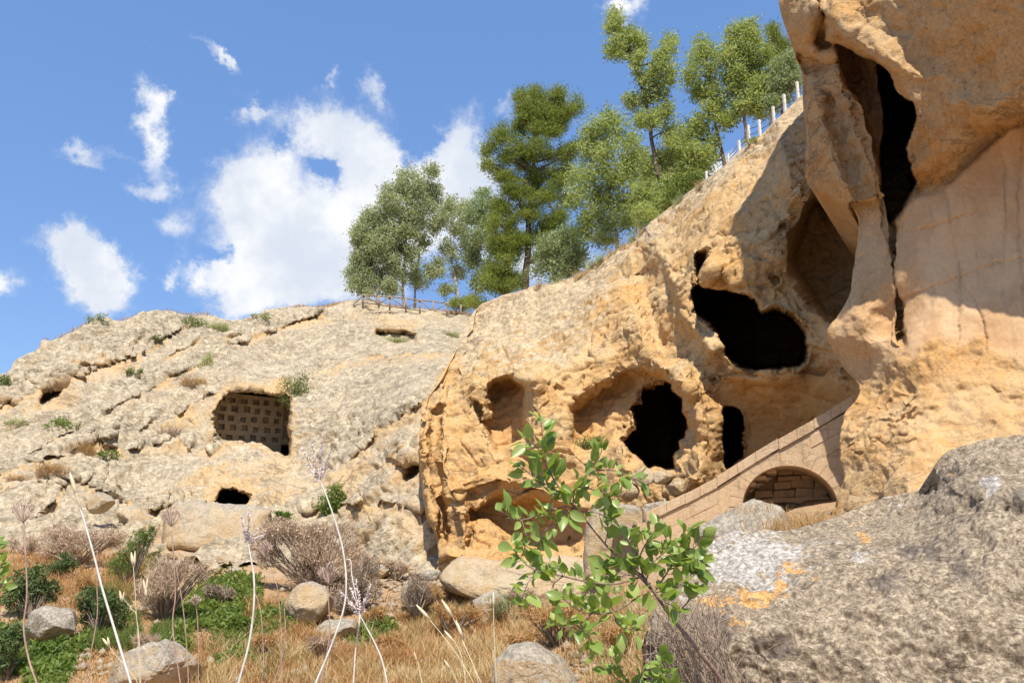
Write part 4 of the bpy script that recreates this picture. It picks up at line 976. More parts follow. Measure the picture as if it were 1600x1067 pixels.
rock([(135, 780), (158, 768), (180, 780), (178, 800), (150, 806), (138, 798)], 30.0, 0.6, M_stone, 'small squarish rock touching the leaning tan block', 'rock', amp=0.06, grey=0.2)
rock([(182, 800), (200, 780), (218, 790), (232, 802), (250, 815), (248, 845), (225, 850), (205, 835), (190, 822)], 30.0, 0.7, M_stone, 'crumbling yellow rock heap left of the long slab', 'rock', amp=0.12, grey=0.1)
for i, (x, y, w, h) in enumerate([(262, 868, 16, 9), (290, 872, 18, 10), (322, 870, 15, 9), (350, 876, 20, 11), (384, 872, 12, 12), (300, 888, 14, 8), (335, 890, 16, 8), (275, 884, 13, 7), (366, 892, 14, 9), (405, 868, 12, 10), (312, 904, 12, 7), (240, 862, 14, 9)]):
    a = rnd.uniform(0, 6)
    rock([(x + w * (0.8 + 0.35 * rnd.random()) * math.cos(t), y + h * (0.8 + 0.35 * rnd.random()) * math.sin(t)) for t in np.linspace(0, 2 * math.pi, 7, endpoint=False)], 28.2 - 0.05 * (y - 868), 0.3, M_stone, 'small pale rubble stone in the heap under the long slab', 'stone', gG, 'stone', amp=0.10, grey=0.1, n=10)
for (pts, Y, th, lab, gr) in [
    ([(572, 848), (590, 842), (606, 848), (606, 862), (588, 868), (574, 862)], 25.5, 0.25, 'upper small tan stone right of the big dry bush', .2),
    ([(566, 868), (590, 862), (608, 868), (606, 884), (585, 890), (565, 882)], 25.3, 0.3, 'flat beige stone in the stack right of the big dry bush', .2),
    ([(570, 888), (600, 880), (612, 890), (600, 906), (575, 904)], 25.0, 0.3, 'lowest pale stone of the stack right of the big dry bush', .3),
    ([(645, 900), (662, 892), (692, 890), (697, 900), (680, 908), (655, 909)], 22.8, 0.3, 'small grey stone lying before the foot of the cliff', .9),
    ([(700, 908), (712, 904), (722, 910), (714, 918), (703, 917)], 22.5, 0.15, 'tiny white stone right of the small grey stone', .9),
    ([(40, 975), (60, 952), (90, 948), (120, 958), (124, 985), (95, 1010), (55, 1012), (38, 1000)], 18.5, 0.7, 'pale grey rounded rock on the lower left slope', .8),
    ([(150, 1035), (185, 1008), (240, 996), (295, 1002), (325, 1022), (320, 1060), (240, 1100), (165, 1090), (145, 1050)], 16.2, 0.9, 'broad cream rock among green creepers at bottom left', .35),
    ([(445, 930), (475, 912), (512, 920), (530, 945), (515, 975), (472, 978), (447, 958)], 22.0, 0.9, 'rounded tan rock below the big dry bush', .1),
    ([(470, 985), (500, 970), (550, 965), (585, 985), (560, 1000), (490, 1003)], 19.0, 0.5, 'low cream rock ledge left of the straw grass', .3),
    ([(724, 950), (735, 935), (770, 925), (795, 935), (800, 960), (780, 985), (748, 985), (730, 972)], 17.5, 0.5, 'half-buried tan rock behind a wormwood tuft', .4),
    ([(618, 925), (640, 905), (665, 905), (672, 940), (650, 965), (625, 955)], 21.5, 0.4, 'dull brown stone in dry grass left of the tan rock', .4)]:
    rock(pts, Y, th, M_stone, lab, 'rock', None, 'rock', amp=0.07, grey=gr, n=24)
rock([(772, 1040), (782, 1020), (800, 1008), (825, 1004), (855, 1010), (885, 1018), (905, 1042), (908, 1090), (860, 1160), (790, 1150), (768, 1090)], 9.2, 0.6, M_stone, 'rounded pale yellow boulder at the bottom edge in dry grass', 'rock', None, 'rock', amp=0.05, grey=0.35, n=60)
rock([(912, 905), (914, 830), (925, 795), (960, 785), (1000, 792), (1012, 815), (1008, 880), (990, 905), (940, 915)], 14.2, 0.45, M_stone, 'upright tan slab standing behind the leafy branch', 'rock slab', name='rock_slab', amp=0.02, grey=0.35, n=50, tilt=0.2, sharp=True, slab=True)
rock([(1075, 830), (1098, 795), (1150, 778), (1190, 782), (1222, 796), (1240, 822), (1235, 880), (1140, 905), (1075, 890)], 11.5, 0.7, M_stone, 'low rounded grey rock in front of the stair arch', 'rock', amp=0.05, grey=0.7, n=40)
rock([(1002, 800), (1040, 770), (1070, 790), (1085, 820), (1070, 850), (1020, 845)], 15.3, 0.6, M_stone, 'rough tan rock at the foot of the stair', 'rock', amp=0.10, grey=0.3, n=30)
for (pts, lab) in [([(985, 742), (1000, 730), (1020, 732), (1028, 748), (1010, 760), (990, 757)], 'rubble stone at the left foot of the round cave mouth'),
                   ([(1018, 742), (1034, 736), (1050, 742), (1048, 756), (1028, 760)], 'rubble stone in the middle of the round cave sill'),
                   ([(1040, 755), (1060, 746), (1078, 756), (1070, 772), (1048, 772)], 'rubble stone at the foot of the rock pillar'),
                   ([(960, 755), (985, 750), (1000, 765), (990, 780), (965, 778)], 'yellowish rubble stone low left of the round cave')]:
    rock(pts, 19.0, 0.35, M_stone, lab, 'stone', None, 'stone', amp=0.12, grey=0.0, n=14, snap=False)
rock([(690, 905), (720, 868), (800, 878), (900, 868), (930, 880), (930, 925), (860, 940), (740, 935)], 22.6, 0.8, M_stone, 'long sunlit orange ledge at the foot of the cliff alcove', 'rock ledge', name='rock_ledge', amp=0.05, grey=-0.2, n=60, tilt=0.8, slab=True)

# ---------------------------------------------------------------- fences on the two crests
def post_rail_fence():
    Yf = 61.5
    pts = [(548, 476, 459), (567, 472, 461), (592, 476, 463), (609, 480, 464), (634, 483, 466), (656, 487, 469), (677, 490, 471), (698, 492, 474), (720, 493, 477), (743, 494, 480)]
    root = empty('rail_fence', V(548, 476, Yf), 'rustic wooden rail fence with crossed braces along the left plateau edge', 'fence')
    o0 = np.array(root.location)
    tops = [at(p[0], p[2], Yf + 0.12 * i) for i, p in enumerate(pts)]
    bots = [at(p[0], p[1] + 5, Yf + 0.12 * i) for i, p in enumerate(pts)]
    def pole(a, b, r, nm): mb = MB(); mb.tube([a - o0, b - o0], r, 6); return mb.build(nm, M_wood, root)
    for i, (a, b) in enumerate(zip(tops, bots)):
        if i: pole(b, a + (0, 0, 0.06), 0.075, 'post')
    for i in range(1, len(tops) - 1): pole(tops[i], tops[i + 1], 0.06, 'top_rail'); pole(bots[i] * .72 + tops[i] * .28, bots[i + 1] * .72 + tops[i + 1] * .28, 0.05, 'bottom_rail')
    pole(bots[0], tops[1], 0.06, 'end_brace')
    for i in range(1, len(tops) - 1):
        d = np.array([0, -0.12, 0])
        if i % 2: pole(tops[i] + d, bots[i + 1] * .72 + tops[i + 1] * .28 + d, 0.05, 'brace')
        else: pole(bots[i] * .72 + tops[i] * .28 + d, tops[i + 1] + d, 0.05, 'brace')
post_rail_fence()
def wire_fence():
    pts = [(1247, 128, 175, 27), (1226, 148, 180, 27.2), (1209, 167, 205, 27.5), (1187, 188, 222, 27.8), (1170, 196, 226, 28.2), (1155, 220, 240, 28.4), (1138, 241, 258, 28.8), (1119, 260, 275, 29.2), (1104, 268, 290, 29.6)]
    root = empty('wire_fence', V(1104, 290, 29.6), 'pale stone-coloured post fence with wires climbing the right cliff crest', 'fence')
    o0 = np.array(root.location); tt = []; bb = []
    for (x, y0, y1, Y) in pts:
        t = at(x, y0, Y + 0.7); b = at(x + 1, y1 + 6, Y + 0.7); tt.append(t); bb.append(b)
        mb = MB(); M = Matrix.Rotation(0.3, 3, 'Z'); mb.box((t + b) / 2 - o0, (0.085, 0.085, t[2] - b[2]), rz=0.3); mb.build('post', M_post, root, smooth=False)
    for k in (0.15, 0.4, 0.65, 0.85):
        mb = MB()
        for i in range(len(tt) - 1):
            a = tt[i] * (1 - k) + bb[i] * k; b = tt[i + 1] * (1 - k) + bb[i + 1] * k
            mb.tube([a - o0, (a + b) / 2 - o0 - (0, 0, 0.05), b - o0], 0.018, 4)
        mb.build('wire', M_wire, root)
wire_fence()
# ---------------------------------------------------------------- trees on the crests
def tree(name, label, base, trunk, blobs, mleaf, mbark, dens=1.0, leaf=(0.30, 0.085), droop=0.6, cl=0.42, trad=0.16, cat='tree', pine=False, group=None, limbs=True):
    """base = (px, py, Y); trunk = way points in pixels above it; blobs = leafy masses (px, py, rx, ry) of the crown"""
    bx, by, Y = base; b0 = at(bx, by, Y)
    root = empty(name, b0.tolist(), label, cat, group)
    pts = [at(bx, by, Y) - (0, 0, 0.8)] + [at(x, y, Y + R.uniform(-.2, .2)) for x, y in [(bx, by)] + list(trunk)]
    P = smooth_poly(pts, False, 4); n = len(P)
    P = P + fbm(P, 0.8, 2, 0.5, 131)[:, None] * 0.1
    mpp = Y / F
    mb = MB(); mb.tube(P, trad * np.linspace(1, 0.16, n) ** 0.9, 7); mb.build('trunk', mbark, root, origin=b0)
    lb = MB(); lm = MB(); anch = P[len(P) // 6:]; parents = blobs
    blobs = [(x + rx * R.uniform(-.6, .6), y + ry * R.uniform(-.95, .95), rx * R.uniform(.3, .75), ry * R.uniform(.45, 1.05)) if k else (x, y, rx * .7, ry * .7) for (x, y, rx, ry) in parents for k in range(4)]
    for bi, (x, y, rx, ry) in enumerate(blobs):
        dz = R.uniform(-1, 1) * 26 * mpp
        c = at(x, y, Y + dz); rad = np.array([rx * mpp, 0.8 * (rx + ry) / 2 * mpp, ry * mpp])
        if limbs and bi % 4 == 0:
            low = anch[anch[:, 2] < c[2] + 0.2]; low = low if len(low) else anch[:1]
            dd = np.linalg.norm(low - c, axis=1) + 0.5 * np.abs(c[2] - low[:, 2] - 0.6 * np.linalg.norm((low - c)[:, :2], axis=1)); a = low[dd.argmin()]
            mid = (a + c) / 2 + np.array([0, 0, -0.12 * np.linalg.norm(c - a)]) * (0 if pine else 1) + R.normal(size=3) * 0.1
            l1 = MB(); l1.tube(smooth_poly([a, mid, c], False, 4), np.linspace(trad * 0.36, 0.018, 9), 5); l1.build('limb', mbark, root, origin=b0)
        rad = rad * 1.32; ncl = max(6, int(dens * 6.4 * rad[0] * rad[2] / cl ** 2))
        u = unit_rand(ncl) * (R.uniform(0.15, 1, (ncl, 1)) ** 0.45)
        C = c + u * rad
        for q in C:
            if R.rand() < 0.2: lb.tube([c + (q - c) * 0.1, c + (q - c) * 0.6 + (0, 0, 0.05), q], [0.022, 0.014, 0.008], 3, cap=False)
        per = int(32 if not pine else 46)
        k = np.repeat(np.arange(ncl), per)
        g = R.normal(size=(len(k), 3)) * cl * np.array([0.62, 0.62, 0.55 if not pine else 0.46])
        pos = C[k] + g
        if pine:
            D = g + R.normal(size=g.shape) * 0.16 + (0, 0, 0.22); D /= np.linalg.norm(D, axis=1)[:, None]
            W = np.cross(D, unit_rand(len(D))); W /= np.linalg.norm(W, axis=1)[:, None] + 1e-9
            t = np.clip(0.45 + 0.3 * R.normal(size=ncl)[k] * 0.6 + R.normal(size=len(k)) * 0.2, 0, 1)
            v, qd, tt = quads_at(pos, D, W, leaf[0] * R.uniform(.7, 1.3, len(k)), leaf[1], t); lm.add(v, qd, None, tt)
        else:
            t = np.clip(0.5 + 0.25 * R.normal(size=ncl)[k] + R.normal(size=len(k)) * 0.22, 0, 1)
            leaves(lm, pos, leaf[0], leaf[1], droop, t)
    if lb.v: lb.build('twigs', mbark, root, origin=b0)['kind'] = 'stuff'
    lm.build('crown', mleaf, root, smooth=False, origin=b0)
    return root
gE = 'eucalyptus trees behind the rail fence'
tree('eucalyptus_tree', 'broad leaning eucalyptus, leftmost of the trees behind the rail fence', (592, 474, 67), [(590, 430), (596, 390), (602, 340), (606, 318)],
     [(604, 322, 20, 18), (584, 345, 24, 22), (566, 372, 20, 22), (610, 358, 20, 24), (590, 385, 28, 24), (562, 408, 16, 20), (580, 425, 24, 20), (606, 410, 18, 26), (553, 432, 12, 16), (600, 445, 20, 14), (570, 448, 14, 10)], M_euc, M_bark_e, 0.75, group=gE)
tree('eucalyptus_tree', 'slender pale-trunked eucalyptus second from the left behind the rail fence', (630, 478, 68), [(631, 420), (634, 360), (637, 300), (638, 272)],
     [(634, 278, 16, 14), (626, 300, 20, 16), (646, 305, 16, 20), (632, 335, 24, 20), (640, 365, 20, 18), (622, 385, 14, 16), (646, 400, 14, 16), (628, 430, 14, 12)], M_euc, M_bark_e, 0.6, group=gE)
tree('eucalyptus_tree', 'airy eucalyptus with a narrow pointed top, third from the left', (648, 480, 70), [(652, 420), (660, 350), (668, 290), (671, 262)],
     [(671, 270, 14, 12), (664, 290, 14, 14), (680, 298, 12, 14), (670, 322, 16, 16), (658, 345, 14, 16), (678, 350, 10, 14), (660, 380, 12, 14), (652, 440, 16, 14), (672, 430, 10, 14)], M_euc, M_bark_e, 0.6, group=gE)
tree('eucalyptus_tree', 'thin see-through eucalyptus with a crooked bare pale stem beside the end of the rail fence', (722, 482, 69), [(714, 450), (706, 400), (704, 360), (708, 322)],
     [(704, 318, 18, 14), (722, 332, 18, 14), (692, 345, 14, 16), (716, 360, 18, 14), (700, 385, 16, 14), (730, 380, 12, 16), (690, 420, 12, 14), (716, 425, 14, 12), (735, 410, 10, 12), (700, 450, 12, 8)], M_euc, M_bark_e, 0.5, group=gE)
tree('eucalyptus_tree', 'dull olive eucalyptus left of the tall dark pine', (746, 486, 66), [(744, 440), (748, 390), (752, 340), (756, 312)],
     [(752, 318, 14, 14), (740, 340, 18, 16), (762, 348, 18, 16), (748, 372, 20, 16), (772, 385, 16, 16), (742, 400, 16, 16), (765, 418, 18, 16), (755, 445, 18, 14), (782, 440, 14, 16), (775, 322, 10, 8)], M_olive, M_bark_e, 0.8, group=gE)
tree('pine_tree', 'low bushy young pine left of the foot of the tall pine', (790, 462, 46), [(792, 430), (796, 380), (790, 340)],
     [(786, 322, 12, 12), (776, 345, 16, 14), (798, 352, 18, 16), (782, 375, 20, 14), (808, 390, 18, 16), (790, 410, 22, 16), (770, 425, 18, 14), (806, 432, 18, 14), (740, 470, 18, 8), (778, 452, 20, 10)], M_pine, M_bark_d, 0.9, (0.22, 0.04), cl=0.34, trad=0.13, pine=True)
tree('pine_tree', 'tallest dark green pine standing in the middle of the trees', (820, 446, 46), [(824, 400), (826, 340), (832, 270), (838, 210), (836, 160)],
     [(836, 158, 14, 14), (822, 175, 18, 16), (852, 172, 18, 18), (812, 150, 8, 12), (868, 150, 12, 14), (842, 200, 26, 16), (808, 205, 20, 16), (882, 178, 20, 14), (900, 164, 11, 10), (866, 205, 22, 14), (776, 212, 15, 12), (762, 232, 14, 14), (796, 240, 22, 14), (832, 240, 28, 16), (872, 240, 26, 14), (900, 232, 10, 8), (768, 262, 12, 10), (790, 275, 20, 12), (826, 282, 30, 14), (866, 276, 26, 14), (800, 305, 24, 12), (848, 312, 32, 14), (884, 308, 18, 12), (780, 322, 10, 8), (826, 338, 26, 12), (868, 345, 24, 14), (852, 372, 26, 14), (820, 375, 16, 10), (882, 378, 16, 12), (850, 400, 22, 10)],
     M_pine, M_bark_d, 1.0, (0.22, 0.04), cl=0.34, trad=0.26, pine=True)
tree('broadleaf_tree', 'rounded grey-green bushy tree right of the tall pine trunk', (868, 440, 44), [(868, 420), (872, 390)],
     [(880, 372, 20, 14), (862, 390, 24, 16), (890, 396, 20, 16), (850, 415, 20, 14), (876, 418, 26, 14), (900, 408, 14, 14)], M_olive, M_bark_d, 1.2, (0.2, 0.07), 0.1, trad=0.1)
tree('eucalyptus_tree', 'full yellow-green eucalyptus between the tall pine and the tall bare-stemmed tree', (965, 388, 42), [(958, 340), (950, 280), (948, 220), (948, 190)],
     [(946, 190, 14, 14), (930, 212, 20, 16), (962, 205, 20, 16), (988, 218, 14, 14), (918, 240, 18, 16), (948, 240, 26, 16), (980, 248, 22, 16), (910, 272, 20, 14), (938, 275, 24, 16), (970, 282, 26, 16), (905, 305, 20, 16), (935, 310, 24, 16), (968, 318, 24, 16), (1000, 300, 16, 16), (925, 340, 24, 16), (955, 350, 22, 14), (985, 345, 18, 14), (912, 365, 20, 12), (940, 375, 18, 10)], M_eucy, M_bark_e, 0.85, (0.24, 0.07), trad=0.14)
tree('eucalyptus_tree', 'very tall thin tree with a bare leaning stem and tufted top, highest of all', (1040, 330, 36), [(1032, 290), (1020, 230), (1014, 180), (1000, 130), (982, 80), (964, 28)],
     [(962, 24, 10, 10), (958, 42, 12, 8), (972, 54, 12, 12), (990, 58, 10, 10), (956, 80, 12, 9), (978, 82, 14, 10), (1002, 72, 9, 12), (996, 96, 12, 10), (1042, 74, 12, 14), (1036, 98, 14, 14), (1046, 118, 9, 14), (1022, 118, 12, 12), (1004, 124, 10, 10), (1030, 142, 14, 12), (988, 158, 9, 9), (1012, 152, 14, 10), (1036, 172, 12, 12), (1020, 188, 12, 10), (1046, 206, 14, 12), (1058, 232, 16, 14), (1036, 246, 12, 14), (1066, 262, 12, 12), (1000, 190, 9, 8), (1012, 260, 12, 12), (1050, 280, 14, 12), (1006, 300, 16, 14), (1028, 306, 14, 12)], M_eucy, M_bark_d, 0.85, (0.22, 0.055), cl=0.3, trad=0.15)
tree('eucalyptus_tree', 'yellowish narrow tree with a curving stem, left of the tree cluster by the wire fence', (1132, 258, 36), [(1122, 220), (1114, 170), (1106, 110), (1102, 74)],
     [(1102, 78, 14, 14), (1090, 98, 16, 14), (1112, 104, 14, 14), (1080, 122, 14, 12), (1104, 130, 18, 14), (1122, 150, 14, 14), (1090, 146, 12, 10), (1110, 170, 18, 12), (1128, 188, 14, 14), (1096, 192, 18, 14), (1078, 212, 16, 14), (1106, 216, 18, 14), (1086, 240, 20, 14), (1112, 242, 16, 12), (1070, 262, 14, 12), (1092, 264, 14, 10), (1075, 285, 14, 8)], M_eucy, M_bark_d, 0.9, (0.2, 0.055), cl=0.32, trad=0.12)
tree('eucalyptus_tree', 'dense rounded light green tree directly behind the upper posts of the wire fence', (1166, 226, 36), [(1164, 190), (1164, 140), (1166, 90), (1168, 52)],
     [(1166, 46, 16, 12), (1150, 62, 16, 14), (1178, 64, 16, 14), (1140, 88, 14, 14), (1164, 88, 22, 16), (1190, 90, 18, 16), (1150, 114, 20, 14), (1178, 118, 22, 16), (1204, 118, 14, 16), (1146, 140, 18, 14), (1172, 146, 20, 14), (1198, 146, 16, 12), (1156, 166, 18, 12), (1184, 170, 16, 12), (1142, 182, 10, 12)], M_eucy, M_bark_e, 1.15, (0.2, 0.06), cl=0.32, trad=0.12)
tree('pine_tree', 'small bright green pine peeping out above the light green tree, far right', (1204, 205, 39), [(1206, 150), (1210, 80), (1208, 45)],
     [(1206, 48, 9, 10), (1214, 62, 12, 10), (1202, 74, 12, 10), (1222, 78, 14, 10), (1212, 92, 14, 8)], M_pine, M_bark_d, 1.1, (0.18, 0.035), cl=0.28, trad=0.1, pine=True)
tree('broadleaf_tree', 'soft blue-green tree squeezed against the edge of the overhanging rock', (1222, 190, 35), [(1224, 160), (1228, 120), (1230, 95)],
     [(1228, 92, 12, 12), (1240, 104, 12, 14), (1218, 108, 14, 14), (1232, 126, 16, 12), (1212, 134, 14, 12), (1226, 150, 14, 10), (1208, 162, 12, 10), (1244, 122, 8, 12)], M_olive, M_bark_d, 1.3, (0.16, 0.06), 0.1, cl=0.28, trad=0.09)
tree('eucalyptus_tree', 'pale green tree filling the gap behind the tallest thin tree', (1002, 345, 43), [(1004, 300), (1006, 262)],
     [(1004, 250, 14, 14), (990, 270, 14, 14), (1018, 272, 14, 14), (1004, 292, 20, 14), (985, 312, 16, 14), (1022, 316, 16, 14), (1040, 300, 12, 14)], M_eucy, M_bark_e, 0.7, (0.24, 0.07), trad=0.1)
tree('eucalyptus_tree', 'light green tree low behind the crest right of the tallest thin tree', (1076, 300, 42), [(1074, 270), (1070, 235)],
     [(1068, 222, 12, 14), (1056, 244, 12, 14), (1082, 246, 14, 14), (1066, 264, 14, 12), (1048, 272, 12, 12), (1090, 268, 12, 12)], M_euc, M_bark_e, 0.8, (0.24, 0.07), trad=0.1)
for (x, y, Y, bl, m, lab) in [(1010, 345, 35, [(1000, 335, 18, 12), (1022, 328, 16, 12), (1040, 318, 14, 12)], M_eucy, 'low yellow-green bush on the crest at the foot of the tallest thin tree'),
                     (1068, 298, 34, [(1062, 290, 14, 12), (1080, 284, 14, 10), (1052, 302, 10, 8)], M_shrub, 'low green bush on the crest below the curving narrow tree'),
                     (722, 484, 63, [(716, 474, 14, 7), (730, 470, 12, 7)], M_pine, 'small dark bush behind the right end of the rail fence')]:
    tree('bush', lab, (x, y, Y), [(x, y - 12)], bl, m, M_bark_d, 1.3, (0.16, 0.05), 0.1, cl=0.28, trad=0.04, cat='bush')

# ---------------------------------------------------------------- plants growing on the rock
_maps = []
for PP in (hillP, cliffP, nearP):
    S = PP[::2, ::2].reshape(-1, 3); S = S[S[:, 1] < 66]; a, b = proj(S); _maps.append((S, a, b))
def on_rock(px, py, which):
    S, a, b = _maps[which]; r = np.hypot(a - px, b - py)
    k = np.argsort(r)[:6]; return S[k[S[k, 1].argmin()]].copy()
def plant(name, cat, px, py, rx, ry, mat, label, which=0, style='leafy', n=500, leaf=(0.16, 0.05), Y=None, up=0.2, group=None):
    c = on_rock(px, py, which) if Y is None else at(px, py, Y)
    mpp = c[1] / F; rad = np.array([rx * mpp, max(0.25, 0.5 * rx * mpp), ry * mpp]) if Y is None else np.array([rx * mpp, rx * mpp * .7, ry * mpp])
    base = c - np.array([0, 0, 0.0]) + (0, -0.1, 0)
    root = empty(name, base.tolist(), label, cat, group)
    m1 = MB(); m2 = MB(); low = base - (0, -0.2, rad[2] * 0.9)
    if style == 'leafy':
        ncl = max(8, n // 22); C = base + unit_rand(ncl) * (R.uniform(0.1, 1, (ncl, 1)) ** 0.5) * rad
        for q in C: m2.tube([low + (q - low) * np.array([.55, .55, .0]) * R.rand(), (q + low) / 2, q], 0.01, 3, cap=False)
        k = np.repeat(np.arange(ncl), 22); g = R.normal(size=(len(k), 3)) * rad * 0.16
        leaves(m1, C[k] + g, leaf[0], leaf[1], -up, np.clip(0.5 + 0.2 * R.normal(size=ncl)[k] + 0.25 * R.normal(size=len(k)), 0, 1))
    else:      # tuft of thin stalks fanning out
        a = R.uniform(0, 2 * np.pi, n); s = np.sqrt(R.uniform(0, 1, n)); b0 = low + np.stack([np.cos(a) * s * rad[0] * 0.75, np.sin(a) * s * rad[1] * 0.6, R.uniform(0, .6, n) * rad[2]], 1)
        blades(m1, b0, rad[2] * 1.35, max(0.012, 0.5 * mpp), 0.7)
        k = n // 3; ang_ = R.uniform(0, 2 * np.pi, k)
        for i in range(0, k, 4): m2.tube([b0[i], b0[i] * .5 + base * .5 + R.normal(size=3) * .08 * rad[0], base + R.normal(size=3) * rad * 0.45], 0.006 + 0.1 * mpp, 3, cap=False)
    m1.build('foliage', mat, root, smooth=False, origin=base)
    m2.build('stems', M_darktwig, root, origin=base)
    return root
for a in [('shrub', 'shrub', 152, 497, 19, 11, M_olive, 'blue-green shrub on the left skyline above the slab', 0, 'leafy', 420),
          ('shrub', 'shrub', 6, 596, 14, 12, M_shrub, 'dark green shrub at the left edge of the photo on the skyline', 0, 'leafy', 400),
          ('shrub', 'shrub', 303, 503, 25, 12, M_shrub, 'green shrub on the skyline right of the stacked grey slab', 0, 'leafy', 700),
          ('grass_tuft', 'grass', 338, 512, 22, 13, M_eucy, 'yellow-green tuft just below the skyline shrub', 0, 'tuft', 420),
          ('shrub', 'shrub', 320, 566, 20, 20, M_eucy, 'yellow-green plant in the crack under the skyline', 0, 'leafy', 500),
          ('dry_tuft', 'grass', 296, 597, 28, 13, M_rust, 'dry yellow tuft hanging from the crack below the green plant', 0, 'tuft', 500),
          ('shrub', 'shrub', 240, 528, 12, 7, M_shrub, 'tiny green tuft in the shade line of the big slab', 0, 'leafy', 200),
          ('shrub', 'shrub', 212, 578, 14, 9, M_shrub, 'small round green plant below the big slab', 0, 'leafy', 350),
          ('creeper', 'plant', 106, 664, 33, 13, M_caper, 'flat bright green creeper on bare rock at far left', 0, 'leafy', 900),
          ('caper_bush', 'bush', 461, 606, 27, 30, M_shrub, 'olive tuft hanging over the right corner of the square cave', 0, 'leafy', 1400),
          ('dry_tuft', 'grass', 127, 702, 28, 18, M_rust, 'brown dry tuft left of centre on the grey slope', 0, 'tuft', 800),
          ('shrub', 'shrub', 170, 710, 22, 9, M_shrub, 'green patch right of the brown dry tuft', 0, 'leafy', 400),
          ('dry_tuft', 'grass', 80, 738, 34, 16, M_rust, 'wide tawny dry tuft low on the far left slope', 0, 'tuft', 800),
          ('dry_tuft', 'grass', 268, 674, 26, 18, M_twig, 'wispy beige dead plant left of the square cave', 0, 'tuft', 420),
          ('shrub', 'shrub', 412, 494, 20, 8, M_shrub, 'low green shrub on the skyline left of the rail fence', 0, 'leafy', 350),
          ('creeper', 'plant', 520, 780, 22, 25, M_caper, 'tall bright green creeper in the hollow below the white flower head', 0, 'leafy', 1500),
          ('creeper', 'plant', 443, 803, 18, 6, M_caper, 'thin strip of green creeper on the ledge right of the cave hole', 0, 'leafy', 350),
          ('dry_tuft', 'grass', 617, 530, 30, 12, M_eucy, 'pale yellow growth inside the oblong hollow under the fence', 0, 'tuft', 600),
          ('shrub', 'shrub', 700, 523, 20, 9, M_eucy, 'faint yellow-green plant right of the oblong hollow', 0, 'tuft', 350),
          ('dry_tuft', 'grass', 25, 662, 22, 12, M_eucy, 'yellow-green mossy tuft at the far left below the small cave', 0, 'tuft', 420),
          ('dry_tuft', 'grass', 30, 745, 26, 10, M_rust, 'tawny tuft touching the left edge of the photo', 0, 'tuft', 420),
          ('shrub', 'shrub', 926, 690, 30, 17, M_shrub, 'dense olive cushion plant left of the round cave', 1, 'leafy', 1400, (0.07, 0.025)),
          ('weed', 'plant', 1032, 716, 9, 10, M_shrub, 'little weed growing on the sill of the round cave', 1, 'tuft', 90),
          ('dry_tuft', 'grass', 1170, 212, 18, 8, M_eucy, 'green-yellow tuft on the crest under the wire fence', 1, 'leafy', 400, (0.1, 0.03))]:
    plant(*a)
for (x, y) in [(905, 428), (922, 414), (938, 405), (955, 392), (975, 385), (990, 372), (1003, 362), (870, 438), (845, 446), (1095, 285), (1060, 312)]:
    plant('dry_tuft', 'grass', x, y, 12, 15, M_straw if x % 2 else M_eucy, 'pale dry grass tuft on the rounded crest of the cliff', 1, 'tuft', 160, group='dry grass tufts along the cliff crest')
def crest_grass():
    mb = MB()
    for (x0, y0, x1, y1, w, n) in [(430, 486, 745, 492, 0, 2600), (60, 548, 330, 497, 0, 500)]:
        t = R.uniform(0, 1, n); X = x0 + (x1 - x0) * t; 
        cy = np.interp(X, [p[0] for p in A_top], [p[1] for p in A_top]); Yc = A_rbf(X, cy)
        P = at(X, cy + 2, Yc + R.uniform(-0.2, 2.5, n)); keep = fbm(P, 0.35, 2, 0.5, 7) > -0.15
        blades(mb, P[keep], 0.38, 0.04, 0.5)
    o = mb.build('dry_grass', M_rust, smooth=False); tag(o, 'low tawny dry grass fringe along the plateau edge', 'grass', kind='stuff')
crest_grass()
# ---------------------------------------------------------------- ground cover
def scatter(poly, n):
    P = np.array(poly, float); lo, hi = P.min(0), P.max(0); out = []
    px = R.uniform(lo[0], hi[0], n * 3); py = R.uniform(lo[1], hi[1], n * 3)
    s = sdpoly(px, py, poly); edge = 14 * fbm(np.stack([px / 18, py / 18, px * 0], -1), 1, 3, 0.6, 141)
    k = s + edge > 0; px, py = px[k][:n], py[k][:n]
    G = ground_hit(px, py); return G[np.isfinite(G[:, 0])]
def cover(name, label, mat, polys, n, h, w, kind='blade', lean=0.6, clump=0.0, cat='grass', leaf=(0.1, 0.05)):
    mb = MB()
    for poly, f in polys:
        G = scatter(poly, int(n * f))
        if clump:
            m = fbm(G * (1, 1, 0), clump, 3, 0.55, 151); G = G[m > -0.12 + 0.15 * R.normal(size=len(G))]
        if kind == 'blade': blades(mb, G - (0, 0, 0.03), h, w, lean)
        else:
            hh = np.abs(fbm(G * (1, 1, 0), 0.9, 3, 0.5, 161)) * h * 1.6
            C = G + np.stack([R.normal(size=len(G)) * .03, R.normal(size=len(G)) * .03, hh * R.uniform(0.1, 1, len(G)) + 0.03], 1)
            t = np.clip(0.5 + 0.5 * fbm(G, 1.2, 2, 0.5, 171) + 0.25 * R.normal(size=len(G)), 0, 1)
            leaves(mb, C, leaf[0], leaf[1], -0.25, t)
    o = mb.build(name, mat, smooth=False); return tag(o, label, cat, kind='stuff')
M_rust2 = leaf_mat('orange_dead_grass', (0.30, 0.15, 0.06), (0.62, 0.38, 0.17), 0.25, 0.85)
LOW = [(-60, 850), (120, 840), (260, 880), (420, 900), (600, 900), (700, 915), (900, 920), (1030, 930), (1060, 1090), (-60, 1090)]
cover('short_dry_grass', 'short tan dry grass over the whole lower slope', M_rust, [(LOW, 1.0)], 52000, 0.13, 0.018, lean=0.9, clump=0.5)
